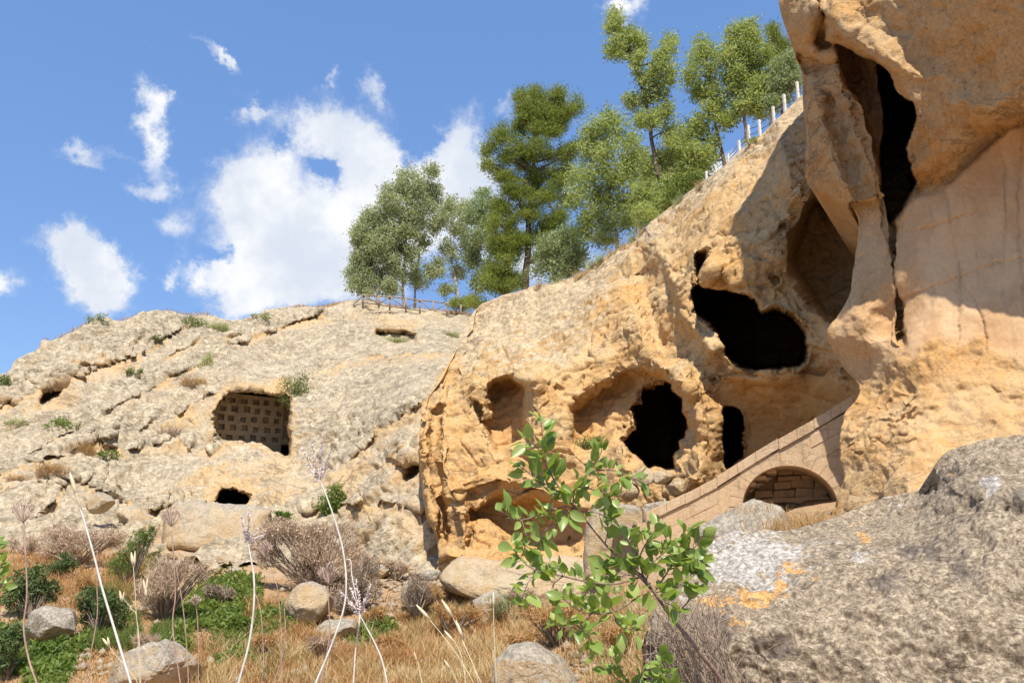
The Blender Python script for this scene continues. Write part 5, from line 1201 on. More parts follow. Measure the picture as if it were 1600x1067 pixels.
cover('rusty_grass', 'rust-coloured dead grass on the left slope and under the straw', M_rust2, [([(-20, 860), (120, 850), (230, 880), (210, 950), (100, 950), (-20, 930)], .25), ([(380, 940), (600, 980), (640, 1030), (500, 1050), (400, 1010)], .2), ([(300, 1010), (700, 1000), (980, 960), (1040, 1000), (1040, 1090), (280, 1090)], .5), ([(600, 930), (720, 930), (800, 980), (700, 1000), (600, 970)], .2)], 42000, 0.3, 0.014, lean=0.8, clump=0.8)
cover('straw_grass', 'tall golden straw grass along the bottom of the slope', M_straw, [([(260, 1030), (500, 1000), (680, 960), (850, 940), (1000, 950), (1040, 1090), (240, 1090)], 1.0)], 16000, 0.42, 0.012, lean=0.6, clump=0.6)
cover('green_creeper', 'bright green ground creeper in patches on the slope', M_caper, [([(268, 985), (262, 950), (300, 930), (330, 905), (380, 898), (410, 905), (405, 940), (360, 985), (310, 990)], .34), ([(330, 1035), (350, 990), (400, 965), (470, 950), (490, 965), (440, 1000), (430, 1030), (390, 1045)], .3), ([(35, 1080), (60, 1020), (120, 1000), (135, 1015), (110, 1050), (90, 1090)], .14), ([(540, 1010), (555, 975), (610, 965), (625, 985), (590, 1010)], .1), ([(250, 1005), (290, 990), (300, 1030), (260, 1030)], .08), ([(590, 855), (640, 848), (640, 856), (600, 862)], .04)], 19000, 0.30, 0.05, kind='leaf', cat='ground cover', leaf=(0.12, 0.05))
cover('grass_green', 'greenish low weeds mixed in the dry grass', M_shrub, [([(160, 900), (240, 860), (250, 890), (200, 960), (160, 960)], .3), ([(130, 960), (220, 960), (210, 1020), (140, 1020)], .2), ([(400, 1030), (520, 1020), (500, 1060), (400, 1070)], .1), ([(0, 990), (40, 980), (40, 1060), (0, 1060)], .2), ([(230, 970), (280, 975), (290, 1040), (240, 1040)], .2), ([(640, 930), (720, 950), (700, 1000), (640, 990)], .15)], 12000, 0.26, 0.018, clump=0.7)
def pebbles():
    mb = MB(); P = scatter([(560, 880), (700, 900), (930, 925), (1000, 960), (700, 980), (560, 960)], 1400)
    P = np.concatenate([P, scatter(LOW, 1800)])
    ico = np.array([(0, 0, 1), (.9, 0, .3), (.3, .85, .3), (-.7, .5, .35), (-.7, -.5, .3), (.3, -.85, .35), (0, 0, -.5)])
    tr = [(0, 1, 2), (0, 2, 3), (0, 3, 4), (0, 4, 5), (0, 5, 1), (6, 2, 1), (6, 3, 2), (6, 4, 3), (6, 5, 4), (6, 1, 5)]
    for p in P:
        s = 0.03 + 0.10 * R.rand() ** 2.5; mb.add(ico * s * R.uniform(.7, 1.3, 3) @ np.array(Matrix.Rotation(R.rand() * 6, 3, 'Z')) + p, None, tr)
    me_ = mb.mesh('pebbles', True)
    for kk in ATTR0: add_attr(me_, kk, np.full(len(me_.vertices), 0.2 if kk == 'grey' else 0.0))
    tag(link('pebbles', me_, M_stone), 'scattered pale pebbles on the dry slope', 'pebbles', kind='stuff')
pebbles()

# ---------------------------------------------------------------- dead bushes and grey-green bushes on the slope
def gY(px, py): return float(ground_hit(np.array([float(px)]), np.array([float(py)]))[0, 1])
def dead_bush(blobs, basepx, mat, label, n=2600, cat='bush', name='dry_bush', dY=-0.6, seg=0.5, pale=None):
    Y = gY(*basepx) + dY; b0 = at(basepx[0], basepx[1], Y) - (0, 0, 0.15)
    root = empty(name, b0.tolist(), label, cat); mpp = Y / F; mb = MB(); mb2 = MB(); mp = MB(); tot = sum(b[2] * b[3] for b in blobs)
    blobs = [(x + rx * R.uniform(-.75, .75), y + ry * R.uniform(-.7, .7), rx * R.uniform(.35, .6), ry * R.uniform(.4, .7)) for (x, y, rx, ry) in blobs for _ in range(6)]; tot = sum(b[2] * b[3] for b in blobs)
    for (x, y, rx, ry) in blobs:
        c = at(x, y, Y + R.uniform(-.5, .5)); rad = np.array([rx, 0.8 * (rx + ry) / 2, ry]) * mpp; m = int(n * rx * ry / tot)
        P = c + unit_rand(m) * (R.uniform(0.05, 1, (m, 1)) ** 0.4) * rad
        D = (P - b0); D /= np.linalg.norm(D, axis=1)[:, None]; D = D + 0.85 * R.normal(size=D.shape); D /= np.linalg.norm(D, axis=1)[:, None]
        W = np.cross(D, unit_rand(m)); W /= np.linalg.norm(W, axis=1)[:, None]; L = seg * R.uniform(.4, 1.2, m) * 0.6
        v, q, t = quads_at(P, D, W, L, 0.012 + 0.28 * mpp, R.uniform(0, 1, m)); mb.add(v, q, None, t)
        for k in range(3): 
            q_ = P[R.randint(m)]; mb2.tube(smooth_poly([b0, b0 * .6 + c * .4 + R.normal(size=3) * rad * .3, q_], False, 3), np.linspace(0.03, 0.008, 7), 4, cap=False)
        if pale:
            k = int(m * 0.25); leaves(mp, c + unit_rand(k) * rad * R.uniform(.85, 1.05, (k, 1)), 0.07, 0.035, 0, R.uniform(0, 1, k))
    mb.build('twigs', mat, root, smooth=False, origin=b0)['kind'] = 'stuff'; mb2.build('branches', M_darktwig, root, origin=b0)
    if pale: mp.build('seed_heads', pale, root, smooth=False, origin=b0)['kind'] = 'stuff'
dead_bush([(470, 835, 50, 26), (430, 860, 40, 32), (520, 840, 55, 30), (490, 880, 50, 34), (555, 870, 32, 34), (540, 910, 40, 28)], (500, 925), M_twig, 'big tangled dead brown bush below the ledge with pinkish tips', 9500, pale=M_pinktwig)
dead_bush([(575, 900, 22, 34), (560, 925, 26, 20), (515, 940, 30, 18)], (560, 950), M_darktwig, 'dark grey-brown shrivelled bush right under the big dead bush', 2600)
dead_bush([(120, 845, 40, 24), (160, 835, 35, 20), (90, 850, 30, 20)], (120, 875), M_twig, 'beige dead bush at the foot of the leaning tan block', 3200, pale=M_pinktwig)
dead_bush([(260, 900, 40, 26), (230, 930, 30, 26), (300, 890, 26, 18)], (255, 960), M_twig, 'sparse brown dead bush in front of the rubble heap', 2600)
dead_bush([(650, 930, 24, 28)], (650, 960), M_darktwig, 'small grey dead tuft before the foot of the cliff', 900)
dead_bush([(700, 960, 26, 22), (735, 955, 18, 14)], (705, 985), M_rust, 'reddish brown dead bush left of the tan half-buried rock', 1300)
dead_bush([(860, 960, 40, 16), (900, 975, 40, 20), (820, 990, 30, 12)], (870, 1000), M_rust, 'pinkish tan matted grass clump under the leafy branch', 2600)
def green_bush(blobs, basepx, mat, label, n, leaf=(0.11, 0.03), cat='bush', dY=-0.3):
    Y = gY(*basepx) + dY; b0 = at(basepx[0], basepx[1], Y) - (0, 0, .1); root = empty('bush', b0.tolist(), label, cat); mpp = Y / F; m1 = MB(); m2 = MB(); tot = sum(b[2] * b[3] for b in blobs)
    for (x, y, rx, ry) in blobs:
        c = at(x, y, Y + R.uniform(-.2, .2)); rad = np.array([rx, 0.8 * (rx + ry) / 2, ry]) * mpp; m = int(n * rx * ry / tot); ncl = max(5, m // 20)
        C = c + unit_rand(ncl) * (R.uniform(0.1, 1, (ncl, 1)) ** .45) * rad; k = R.randint(0, ncl, m)
        leaves(m1, C[k] + R.normal(size=(m, 3)) * rad * 0.17, leaf[0], leaf[1], -0.4, np.clip(.5 + .25 * R.normal(size=ncl)[k] + .2 * R.normal(size=m), 0, 1))
        for q in C[:30]: m2.tube([b0, b0 * .4 + q * .6 + R.normal(size=3) * .04, q], np.array([.016, .010, .005]), 3, cap=False)
    m1.build('foliage', mat, root, smooth=False, origin=b0); m2.build('stems', M_darktwig, root, origin=b0)
M_dkgreen = leaf_mat('dark_green_leaves', (0.06, 0.10, 0.03), (0.15, 0.20, 0.07), 0.3)
gS = 'low dry scrub on the slope'
for (x, y, w_, m_, lab) in [(40, 850, 26, M_twig, 'beige dry scrub at far left under the rock'), (200, 875, 24, M_rust, 'rusty dry scrub left of the rubble heap'), (345, 925, 24, M_darktwig, 'grey-brown scrub above the bright creeper'), (130, 905, 26, M_rust, 'rusty scrub between the two left green bushes'), (85, 960, 22, M_rust, 'rusty scrub above the pale grey rock'),
                   (620, 885, 16, M_twig, 'little beige scrub beside the stacked stones'), (410, 1005, 20, M_rust, 'rusty scrub at the lower edge of the creeper'), (500, 1010, 22, M_twig, 'beige scrub on the low cream ledge'), (230, 1005, 18, M_twig, 'beige scrub on the broad cream rock'), (585, 960, 18, M_rust, 'rusty scrub right of the dark bush'),
                   (610, 1000, 22, M_rust, 'rusty scrub at the left of the pale straws'), (310, 1045, 22, M_rust, 'rusty scrub right of the broad cream rock'), (680, 925, 16, M_rust, 'rusty scrub in front of the small grey stone'), (960, 990, 24, M_rust, 'rusty scrub under the leafy branch'), (820, 935, 24, M_twig, 'beige scrub before the long sunlit ledge')]:
    dead_bush([(x, y, w_, w_ * .55)], (x, y + 14), m_, lab, 800, name='dry_scrub')
green_bush([(50, 905, 26, 24), (30, 930, 26, 24), (75, 925, 20, 16)], (50, 958), M_dkgreen, 'dark green bush on the left slope', 3200)
green_bush([(100, 880, 20, 14), (85, 892, 18, 10)], (95, 905), M_dkgreen, 'smaller dark green bush behind the left slope bush', 1300)
green_bush([(150, 935, 26, 20), (175, 950, 24, 20), (140, 958, 20, 14)], (155, 985), M_dkgreen, 'green weedy bush left of the bright creeper', 2600)
green_bush([(215, 850, 18, 22), (190, 880, 18, 18), (235, 835, 10, 12)], (205, 915), M_shrub, 'feathery upright green bush below the rubble', 2200, (0.14, 0.02))
green_bush([(775, 945, 18, 16), (785, 930, 12, 12), (762, 958, 12, 10)], (775, 972), M_olive, 'grey-green wormwood tuft on the half-buried rock', 1300, (0.1, 0.015))
green_bush([(15, 1000, 20, 24), (5, 1025, 16, 24)], (10, 1055), M_dkgreen, 'green bush at the bottom of the left edge', 1800)

# ---------------------------------------------------------------- near plants
def near_leaf_mesh(seed, curl, wid):
    n = 7; mb = MB(); rr = np.random.RandomState(seed); v = []
    for i in range(n):
        t = i / (n - 1); w = wid * (math.sin(math.pi * min(1, t ** 0.85 + 0.02)) ** 0.75) if 0 < i < n - 1 else 0.02
        z = curl * (t - 0.3) ** 2
        v += [(-w / 2, t, z + 0.22 * w), (0, t, z), (w / 2, t, z + 0.22 * w)]
    q = []
    for i in range(n - 1):
        o = 3 * i; q += [(o, o + 1, o + 4, o + 3), (o + 1, o + 2, o + 5, o + 4)]
    mb.add(v, q, None, 0.0 + rr.uniform(0.1, 0.9)); mb.tube([(0, -0.25, 0.02), (0, 0.02, 0)], 0.018, 4, tint=0.8)
    return mb.mesh('leaf')
leafmeshes = [near_leaf_mesh(i, c, w) for i, (c, w) in enumerate([(0.15, 0.62), (-0.25, 0.56), (0.35, 0.66), (-0.1, 0.5), (0.2, 0.7), (-0.35, 0.6), (0.05, 0.54), (0.4, 0.58)])]
for mm in leafmeshes: mm.materials.append(M_nearleaf)
def leafy_plant(label, twigs, r0, leaf_px, root_pt, nmax=295, name='shrub', cat='shrub'):
    """twigs: (points (px,py,Y), thickness, leaf spacing in px or 0)"""
    root = empty(name, root_pt.tolist(), label, cat); o0 = root_pt; cnt = 0
    jobs = []
    for pts, th, sp in twigs:
        P = np.array([at(*p) for p in pts]); S = smooth_poly(P, False, 6)
        mb = MB(); mb.tube(S - o0, th * np.linspace(1, 0.45, len(S)), 6, tint=0.3); mb.build('branch', M_nearbark, root)
        if sp:
            px, py = proj(S); L = np.r_[0, np.cumsum(np.hypot(np.diff(px), np.diff(py)))]
            s = sp * 0.5
            while s < L[-1]:
                jobs.append((np.array([np.interp(s, L, S[:, k]) for k in range(3)]), S[min(len(S) - 1, int(np.searchsorted(L, s)))] - S[max(0, int(np.searchsorted(L, s)) - 2)])); s += sp * rnd.uniform(0.4, 0.75)
            jobs += [j_ for j_ in jobs[-max(1, int(L[-1] / sp)):] if rnd.random() < 0.45]
            jobs += [(S[-1], S[-1] - S[-3])] * 2
    rnd.shuffle(jobs)
    rest = MB(); far_ = []
    for i, (p, d) in enumerate(jobs):
        d = d / (np.linalg.norm(d) + 1e-9)
        side = R.normal(size=3); side -= side @ d * d; side /= np.linalg.norm(side)
        dirv = side * 0.9 + d * 0.5 + np.array([0, 0, 0.15]); dirv /= np.linalg.norm(dirv)
        nrm = np.array([0.1, -0.55, 0.8]) + R.normal(size=3) * 0.45; nrm -= nrm @ dirv * dirv; nrm /= np.linalg.norm(nrm)
        xax = np.cross(dirv, nrm)
        s = leaf_px * p[1] / F * rnd.uniform(0.5, 1.2)
        M = Matrix(((xax[0] * s, dirv[0] * s, nrm[0] * s, 0), (xax[1] * s, dirv[1] * s, nrm[1] * s, 0), (xax[2] * s, dirv[2] * s, nrm[2] * s, 0), (0, 0, 0, 1)))
        M.translation = Vector((p + dirv * s * 0.25 - o0).tolist()); lm_ = rnd.choice(leafmeshes)
        if i < nmax: o = bpy.data.objects.new('leaf', lm_); col.objects.link(o); o.parent = root; o.matrix_local = M
        else:
            vv = np.empty(len(lm_.vertices) * 3, np.float32); lm_.vertices.foreach_get('co', vv); vv = vv.reshape(-1, 3) @ np.array(M.to_3x3()).T + np.array(M.translation)
            rest.add(vv, [tuple(pp.vertices) for pp in lm_.polygons if len(pp.vertices) == 4], None, rnd.uniform(.1, .9))
    if rest.v: rest.build('small_leaves', M_nearleaf, root)['kind'] = 'stuff'
    return root
M_nearbark = simple_mat('reddish_bark', (0.20, 0.13, 0.10), 0.7, 0.3, 60)
y1 = 3.0
tw = [([(1150, 1180, 3.1), (1132, 1075, 3.05), (1090, 1015, 3.0), (1050, 965, 3.0), (1022, 925, 2.95), (1005, 900, 2.95)], 0.010, 0),
      ([(1022, 925, 2.95), (985, 885, 2.9), (955, 860, 2.9), (925, 825, 2.9), (905, 800, 2.88), (885, 790, 2.85)], 0.005, 0),
      ([(905, 800, 2.88), (880, 770, 2.85), (858, 735, 2.82), (850, 700, 2.8), (845, 655, 2.8)], 0.0038, 12),
      ([(895, 795, 2.86), (900, 760, 2.85), (925, 735, 2.85), (940, 705, 2.85)], 0.0033, 10),
      ([(925, 735, 2.85), (960, 735, 2.85), (985, 745, 2.86), (1002, 750, 2.86)], 0.003, 10), ([(900, 760, 2.85), (930, 765, 2.83), (960, 775, 2.83)], 0.003, 10),
      ([(880, 770, 2.85), (850, 760, 2.8), (828, 740, 2.8), (815, 730, 2.8)], 0.003, 10), ([(858, 735, 2.82), (840, 700, 2.78), (822, 690, 2.76)], 0.0026, 11),
      ([(885, 790, 2.85), (850, 800, 2.8), (815, 812, 2.78), (785, 800, 2.78)], 0.003, 11), ([(815, 812, 2.78), (822, 840, 2.77), (815, 870, 2.77)], 0.0026, 10),
      ([(885, 790, 2.85), (878, 815, 2.83), (850, 830, 2.8), (845, 862, 2.8)], 0.0028, 11), ([(905, 800, 2.88), (930, 800, 2.86), (955, 812, 2.85)], 0.0028, 11),
      ([(895, 795, 2.86), (868, 800, 2.84), (860, 770, 2.84), (850, 745, 2.83)], 0.0026, 11), ([(945, 850, 2.9), (950, 825, 2.9), (945, 800, 2.88), (950, 780, 2.88)], 0.0028, 14),
      ([(1005, 900, 2.95), (960, 912, 2.85), (915, 908, 2.8), (880, 900, 2.78), (840, 892, 2.75), (815, 875, 2.75), (805, 860, 2.75)], 0.0035, 15),
      ([(840, 892, 2.75), (825, 910, 2.73), (815, 938, 2.72)], 0.0024, 11), ([(880, 900, 2.78), (872, 885, 2.78), (858, 880, 2.77)], 0.0024, 9), ([(880, 900, 2.78), (865, 912, 2.78), (862, 925, 2.77)], 0.0024, 11),
      ([(1000, 930, 2.9), (960, 955, 2.8), (925, 958, 2.75), (900, 950, 2.72), (880, 935, 2.7)], 0.0032, 14), ([(925, 958, 2.75), (900, 975, 2.7), (880, 980, 2.7), (870, 975, 2.7)], 0.0025, 10),
      ([(900, 975, 2.7), (920, 995, 2.7), (928, 1018, 2.7)], 0.0024, 11), ([(960, 955, 2.8), (965, 975, 2.78), (990, 985, 2.77)], 0.0026, 10), ([(960, 955, 2.8), (945, 935, 2.78), (915, 925, 2.76)], 0.0024, 11),
      ([(1005, 900, 2.95), (1000, 870, 2.93), (1015, 840, 2.92), (1030, 820, 2.92)], 0.0035, 10), ([(1005, 900, 2.95), (980, 880, 2.9), (965, 870, 2.9), (950, 885, 2.88)], 0.003, 9),
      ([(1022, 925, 2.95), (1045, 890, 2.95), (1060, 860, 2.95), (1070, 830, 2.95)], 0.0035, 9), ([(1045, 890, 2.95), (1075, 880, 2.93), (1098, 882, 2.92)], 0.0028, 8), ([(1060, 860, 2.95), (1085, 855, 2.94), (1092, 840, 2.94)], 0.0026, 9),
      ([(1022, 925, 2.95), (1050, 920, 2.92), (1075, 905, 2.9), (1090, 895, 2.9)], 0.003, 9), ([(1050, 965, 3.0), (1075, 940, 2.9), (1085, 925, 2.88)], 0.0028, 11), ([(1000, 870, 2.93), (985, 850, 2.9), (990, 835, 2.9)], 0.0026, 9), ([(1010, 905, 2.95), (1020, 880, 2.92), (1035, 865, 2.92), (1048, 845, 2.92)], 0.0028, 8),
      ([(1010, 905, 2.95), (990, 900, 2.9), (965, 895, 2.88), (945, 900, 2.86)], 0.0026, 9), ([(1015, 910, 2.93), (1030, 935, 2.88), (1050, 945, 2.86)], 0.0026, 10)]
leafy_plant('bright leafy green shrub reaching across the front of the cliff', tw, 0.01, 26, np.array([0.85, 3.1, ground_z(0.85, 3.1)]).astype(float))
tw2 = [([(1010, 1150, 2.9), (985, 1075, 2.9), (968, 1045, 2.88), (960, 1030, 2.88)], 0.003, 12), ([(985, 1075, 2.9), (1000, 1060, 2.9), (1005, 1040, 2.9)], 0.003, 12), ([(985, 1075, 2.9), (965, 1062, 2.88), (955, 1050, 2.88)], 0.0025, 10), ([(1010, 1150, 2.9), (1040, 1080, 2.9), (1045, 1050, 2.9), (1035, 1035, 2.9)], 0.003, 9), ([(1045, 1060, 2.9), (1030, 1062, 2.88)], 0.0025, 8)]
leafy_plant('small leafy sprig at the bottom edge beside the big boulder', tw2, 0.01, 24, at(1010, 1150, 2.9), 40)
tw3 = [([(-67, 1180, 2.4), (-37, 1020, 2.4), (-19, 930, 2.4), (-11, 870, 2.4), (-9, 850, 2.4)], 0.006, 12), ([(-27, 960, 2.4), (-7, 930, 2.38), (7, 905, 2.36)], 0.003, 10), ([(-19, 930, 2.4), (-5, 900, 2.38), (3, 880, 2.38)], 0.003, 10), ([(-37, 1020, 2.4), (-12, 990, 2.36), (1, 965, 2.36)], 0.003, 12)]
leafy_plant('dark green leafy sprig poking in at the left edge', tw3, 0.01, 20, at(-60, 1180, 2.4), 50)

# twiggy dead shrub against the boulder
def twiggy():
    b0 = at(1130, 1200, 3.3); root = empty('dead_twig_shrub', b0.tolist(), 'grey leafless twiggy shrub leaning on the left side of the big boulder', 'shrub'); mb = MB(); m2 = MB()
    for i in range(120):
        a = rnd.random(); x1 = 1015 + 120 * rnd.random(); y1_ = 905 + 110 * rnd.random() + 0.25 * abs(x1 - 1040); Yt = 3.1 + 0.6 * rnd.random()
        s = at(1090 + 110 * rnd.random(), 1180, 3.1 + .5 * rnd.random()); e = at(x1, y1_, Yt); m = (s + e) / 2 + R.normal(size=3) * 0.05
        S = smooth_poly([s, m, e], False, 4); mb.tube(S, np.linspace(0.0035, 0.0012, len(S)), 4, tint=rnd.random(), cap=False)
        for k in range(5):
            p = S[rnd.randrange(3, len(S))]; q = p + (e - s) / np.linalg.norm(e - s) * 0.06 + R.normal(size=3) * 0.04
            m2.tube([p, q], [0.0013, 0.0007], 3, tint=rnd.random(), cap=False)
    mb.build('branches', M_darktwig, root, origin=b0); m2.build('twigs', M_twig, root, origin=b0)
twiggy()
def ledge_grass():
    for (x, y, Y, n, h, lab) in [(1262, 818, 6.3, 330, 34, 'dry golden grass growing on the boulder ledge below the arch'), (1225, 815, 6.6, 160, 22, 'short dry grass left of the golden grass on the boulder ledge'), (1180, 790, 11.0, 60, 20, 'thin dry straw on the low grey rock')]:
        b0 = at(x, y + 10, Y); root = tag(MB_blade(b0, x, y, Y, n, h), lab, 'grass')
def MB_blade(b0, x, y, Y, n, h):
    mb = MB(); mpp = Y / F; B = b0 + np.stack([R.normal(size=n) * 24 * mpp, R.normal(size=n) * 0.12, R.uniform(-1, .3, n) * 8 * mpp], 1)
    blades(mb, B, h * mpp, 0.9 * mpp, 0.9); return mb.build('dry_grass', M_rust, smooth=False, origin=b0, ) if False else _place(mb, b0)
def _place(mb, b0):
    o = mb.build('dry_grass', M_rust, smooth=False, origin=b0); o.location = b0.tolist(); return o
ledge_grass()

# tall dead stalks close to the camera
def stalk(name, label, pts, Y, r, mat, head=None, group=None, cat='stalk'):
    P = [at(x, y, Y) for x, y in pts]; end = P[-1]; gz = float(ground_z(end[0], end[1])); d = P[-1] - P[-2]
    if P[-1][2] > gz: P += [end + (np.array([end[0] + 0.15 * d[0], end[1], gz - 0.02]) - end) * t for t in (0.12, 0.35, 0.65, 1.0)]
    root = empty(name, [P[-1][0], P[-1][1], gz], label, cat, group); o0 = np.array(root.location)
    S = smooth_poly(P[::-1], False, 6); mb = MB(); mb.tube(S - o0, r * np.linspace(1.0, 0.5, len(S)), 6); mb.build('stem', mat, root)
    if head: head(root, o0, Y)
    return root
def squill(fans):
    def f(root, o0, Y):
        for (x0, y0, x1, y1, w) in fans:
            mb = MB(); a = at(x0, y0, Y); b = at(x1, y1, Y + rnd.uniform(-.03, .03)); mpp = Y / F
            S = smooth_poly([a, (a + b) / 2 + (0, 0, .004), b], False, 4); mb.tube(S - o0, 0.0012, 4)
            L = np.hypot(x1 - x0, y1 - y0); n = int(L / 2.3)
            for i in range(n):
                t = (i + .5) / n; p = a + (b - a) * t - o0; u = unit_rand(1)[0]; s = w * mpp * (1.0 - 0.35 * t) 
                D = (b - a) / np.linalg.norm(b - a); q = u - u @ D * D; q /= np.linalg.norm(q); q = q * .8 + D * .5
                W = np.cross(q, D); W /= np.linalg.norm(W)
                v, qd, tt = quads_at(np.array([p + q * s * .55]), q[None] / np.linalg.norm(q), W[None], s * 1.0, s * .7, np.array([.5])); mb.add(v, qd, None, tt)
                v, qd, tt = quads_at(np.array([p + q * s * .55]), q[None] / np.linalg.norm(q), D[None], s * 1.0, s * .7, np.array([.5])); mb.add(v, qd, None, tt)
            mb.build('seed_spike', M_squill, root, smooth=False)
    return f
def umbel(cx, cy, r, n=26):
    def f(root, o0, Y):
        mb = MB(); c = at(cx, cy + r, Y); mpp = Y / F
        for i in range(n):
            a = rnd.uniform(-1.0, 1.0); e = at(cx + r * math.sin(a) * 1.0, cy + r - r * 1.7 * math.cos(a) * rnd.uniform(.7, 1), Y + rnd.uniform(-1, 1) * r * mpp)
            mb.tube([c - o0, (c + e) / 2 - o0, e - o0], 0.0006, 3, tint=rnd.random(), cap=False)
            for k in range(4): 
                g = e + R.normal(size=3) * 2.2 * mpp; mb.tube([e - o0, g - o0], [0.0011, 0.0005], 3, tint=rnd.random(), cap=False)
        mb.build('seed_head', M_pinktwig, root, smooth=False)
    return f
def oat(spikes):
    def f(root, o0, Y):
        for (x0, y0, x1, y1, w) in spikes:
            mb = MB(); a, b = at(x0, y0, Y), at(x1, y1, Y); mpp = Y / F
            mb.tube([a - o0, (a * .6 + b * .4) - o0, (a * .3 + b * .7) - o0, b - o0], np.array([.3, 1, .8, .15]) * w * mpp * .5, 5); mb.build('grass_ear', M_strawplain, root)
    return f
M_strawplain = simple_mat('pale_straw', (0.62, 0.51, 0.32), 0.7, 0.12, 40)
stalk('dead_stalk', 'tallest bleached white bare stalk leaning left in the lower left corner', [(118, 770), (131, 812), (146, 865), (160, 920), (178, 980), (205, 1070), (222, 1130)], 2.1, 0.0042, M_bleach, oat([(121, 778, 109, 738, 7), (128, 800, 113, 752, 5)]))
stalk('squill_stalk', 'tall white curving stalk whose forked lilac-grey seed spikes stand above the dead bush', [(500, 750), (510, 775), (524, 815), (536, 860), (541, 910), (536, 955), (515, 1015), (490, 1075), (470, 1130)], 2.2, 0.0037, M_bleach,
      squill([(497, 750, 470, 698, 6), (499, 750, 486, 690, 6), (500, 748, 503, 692, 6), (502, 748, 516, 706, 6), (498, 752, 478, 726, 6), (501, 750, 511, 722, 6)]))
stalk('squill_stalk', 'white bent stalk with a crown of grey seed spikes left of the dead bush', [(388, 850), (392, 872), (397, 905), (396, 955), (388, 1010), (372, 1070), (360, 1130)], 2.2, 0.0040, M_bleach,
      squill([(386, 845, 378, 806, 6), (387, 844, 389, 800, 6), (388, 846, 404, 826, 6), (388, 848, 415, 835, 6), (385, 848, 382, 826, 6)]))
stalk('squill_stalk', 'short stalk with a wide fan of grey seed spikes in front of the dark bush', [(562, 960), (570, 975), (586, 1005), (598, 1035), (606, 1075), (612, 1130)], 2.2, 0.0030, M_bleach,
      squill([(562, 960, 532, 924, 6), (562, 958, 546, 916, 6), (563, 958, 556, 905, 6), (564, 958, 578, 920, 7), (565, 960, 580, 912, 5), (560, 962, 542, 938, 6)]))
stalk('dead_stalk', 'thin pale stalk bent over at its tip beside the fan of seed spikes', [(541, 874), (548, 876), (550, 900), (558, 940), (562, 965), (556, 1010), (552, 1070), (548, 1130)], 2.25, 0.0026, M_bleach)
stalk('umbel_stalk', 'reddish stalk with a faded pink umbel at far left', [(37, 815), (40, 870), (42, 930), (37, 980), (45, 1030), (60, 1075), (75, 1130)], 2.3, 0.0035, M_redstalk, umbel(36, 795, 22, 40))
stalk('umbel_stalk', 'reddish stalk with a pink umbel in front of the long slab', [(268, 830), (272, 880), (274, 930), (270, 980), (282, 1070), (288, 1130)], 2.4, 0.0028, M_redstalk, umbel(268, 805, 18, 40))
stalk('umbel_stalk', 'reddish stalk with a pink umbel in front of the dark shrivelled bush', [(512, 915), (514, 950), (515, 990), (508, 1035), (500, 1075), (492, 1130)], 2.3, 0.003, M_redstalk, umbel(514, 893, 20, 40))
stalk('umbel_stalk', 'short stalk with a small closed pink umbel over the bright creeper', [(306, 945), (309, 975), (310, 1040), (308, 1130)], 2.4, 0.0022, M_pinkst if False else M_redstalk, umbel(305, 937, 9, 26))
stalk('umbel_stalk', 'leaning thin stalk with a loose umbel over the dead bush', [(420, 870), (428, 905), (434, 922), (440, 1000), (440, 1130)], 2.5, 0.0018, M_redstalk, umbel(415, 856, 14, 30))
for (pts, lab) in [([(152, 860), (151, 900), (152, 960), (142, 1020), (132, 1075), (125, 1130)], 'bare brown stalk right behind the tallest white stalk'),
                   ([(398, 925), (408, 960), (412, 1040), (412, 1130)], 'brown stalk close right of the bent white squill stalk'),
                   ([(444, 950), (446, 985), (440, 1030), (425, 1075), (415, 1130)], 'short wavy brown stalk between the two squill stalks'),
                   ([(272, 870), (283, 930), (291, 1000), (296, 1130)], 'pale thin stalk just right of the umbel before the slab'),
                   ([(270, 990), (250, 1035), (220, 1075), (200, 1130)], 'brown stalk leaning right under the long slab')]:
    stalk('dead_stalk', lab, pts, 2.4, 0.0023, M_redstalk)
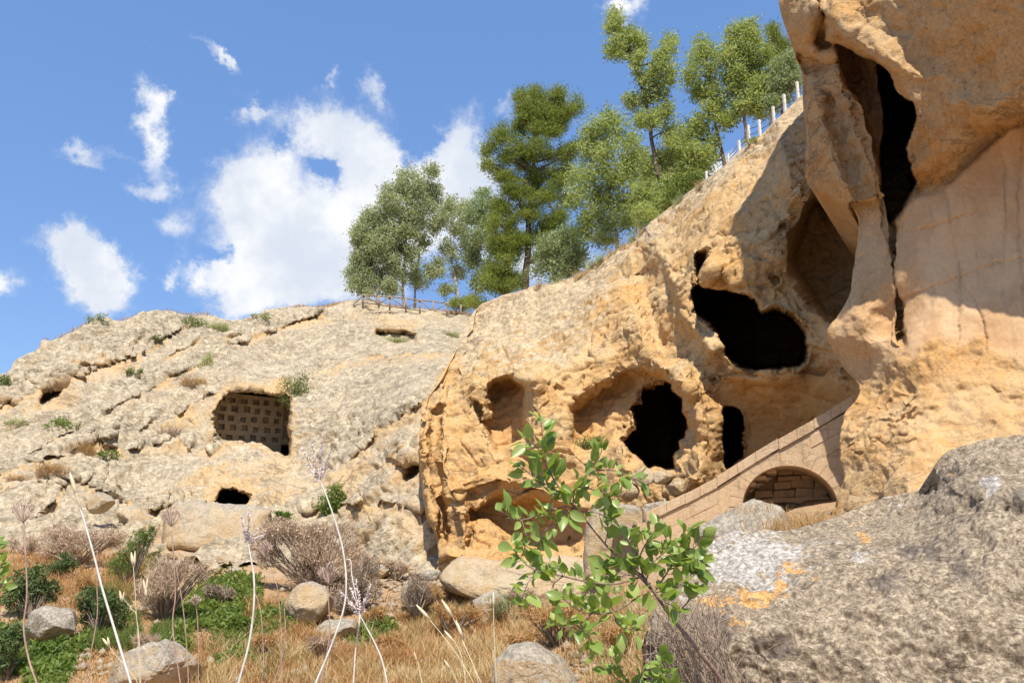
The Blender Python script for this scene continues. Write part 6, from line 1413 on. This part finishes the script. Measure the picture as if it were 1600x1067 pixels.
stalk('oat_stalk', 'straw stalk with an upright pale ear right of the tallest white stalk', [(208, 880), (211, 920), (213, 960), (218, 1010), (220, 1130)], 2.3, 0.002, M_strawplain, oat([(208, 885, 205, 862, 5), (210, 886, 211, 860, 4), (227, 925, 224, 905, 4), (228, 925, 231, 902, 4), (228, 935, 228, 915, 5)]))
stalk('oat_stalk', 'thin oat stalk bending left with small open ears', [(191, 932), (205, 950), (213, 962), (216, 1010), (218, 1130)], 2.35, 0.0014, M_strawplain, oat([(190, 940, 187, 922, 4), (191, 940, 194, 924, 3)]))
stalk('oat_stalk', 'oat stalk with a split ear low over the cream rock', [(168, 1005), (180, 1022), (200, 1045), (216, 1070), (225, 1130)], 2.3, 0.0015, M_strawplain, oat([(170, 1010, 160, 996, 4), (171, 1010, 168, 994, 4)]))
for (pts, ear, lab) in [([(655, 950), (680, 978), (705, 1010), (728, 1045), (745, 1080), (760, 1140)], (672, 968, 650, 944, 6), 'leftmost thick pale straw leaning left at bottom centre'),
                        ([(692, 940), (708, 965), (725, 1005), (742, 1045), (756, 1080), (765, 1140)], (708, 965, 690, 936, 6), 'second thick pale straw, with the highest ear at bottom centre'),
                        ([(715, 975), (724, 1005), (740, 1040), (750, 1080), (758, 1140)], (724, 1000, 712, 968, 6), 'straw with an ear close right of the highest-eared straw'),
                        ([(695, 985), (715, 1010), (724, 1040), (728, 1080), (730, 1140)], (710, 1004, 694, 984, 5), 'thin straw between the thick straws'),
                        ([(695, 1032), (712, 1060), (722, 1090), (728, 1140)], (704, 1046, 694, 1030, 4), 'short straw rising from the bottom edge'),
                        ([(771, 925), (772, 990), (775, 1060), (776, 1140)], (771, 950, 771, 925, 4), 'upright pale straw left of the yellow boulder'),
                        ([(648, 1020), (655, 1045), (660, 1080), (660, 1140)], (652, 1034, 647, 1018, 3), 'short pale straw left of the leaning straws')]:
    stalk('straw', lab, pts, 2.5, 0.0024, M_strawplain, oat([ear]), 'thick pale straws at the bottom centre', 'straw')
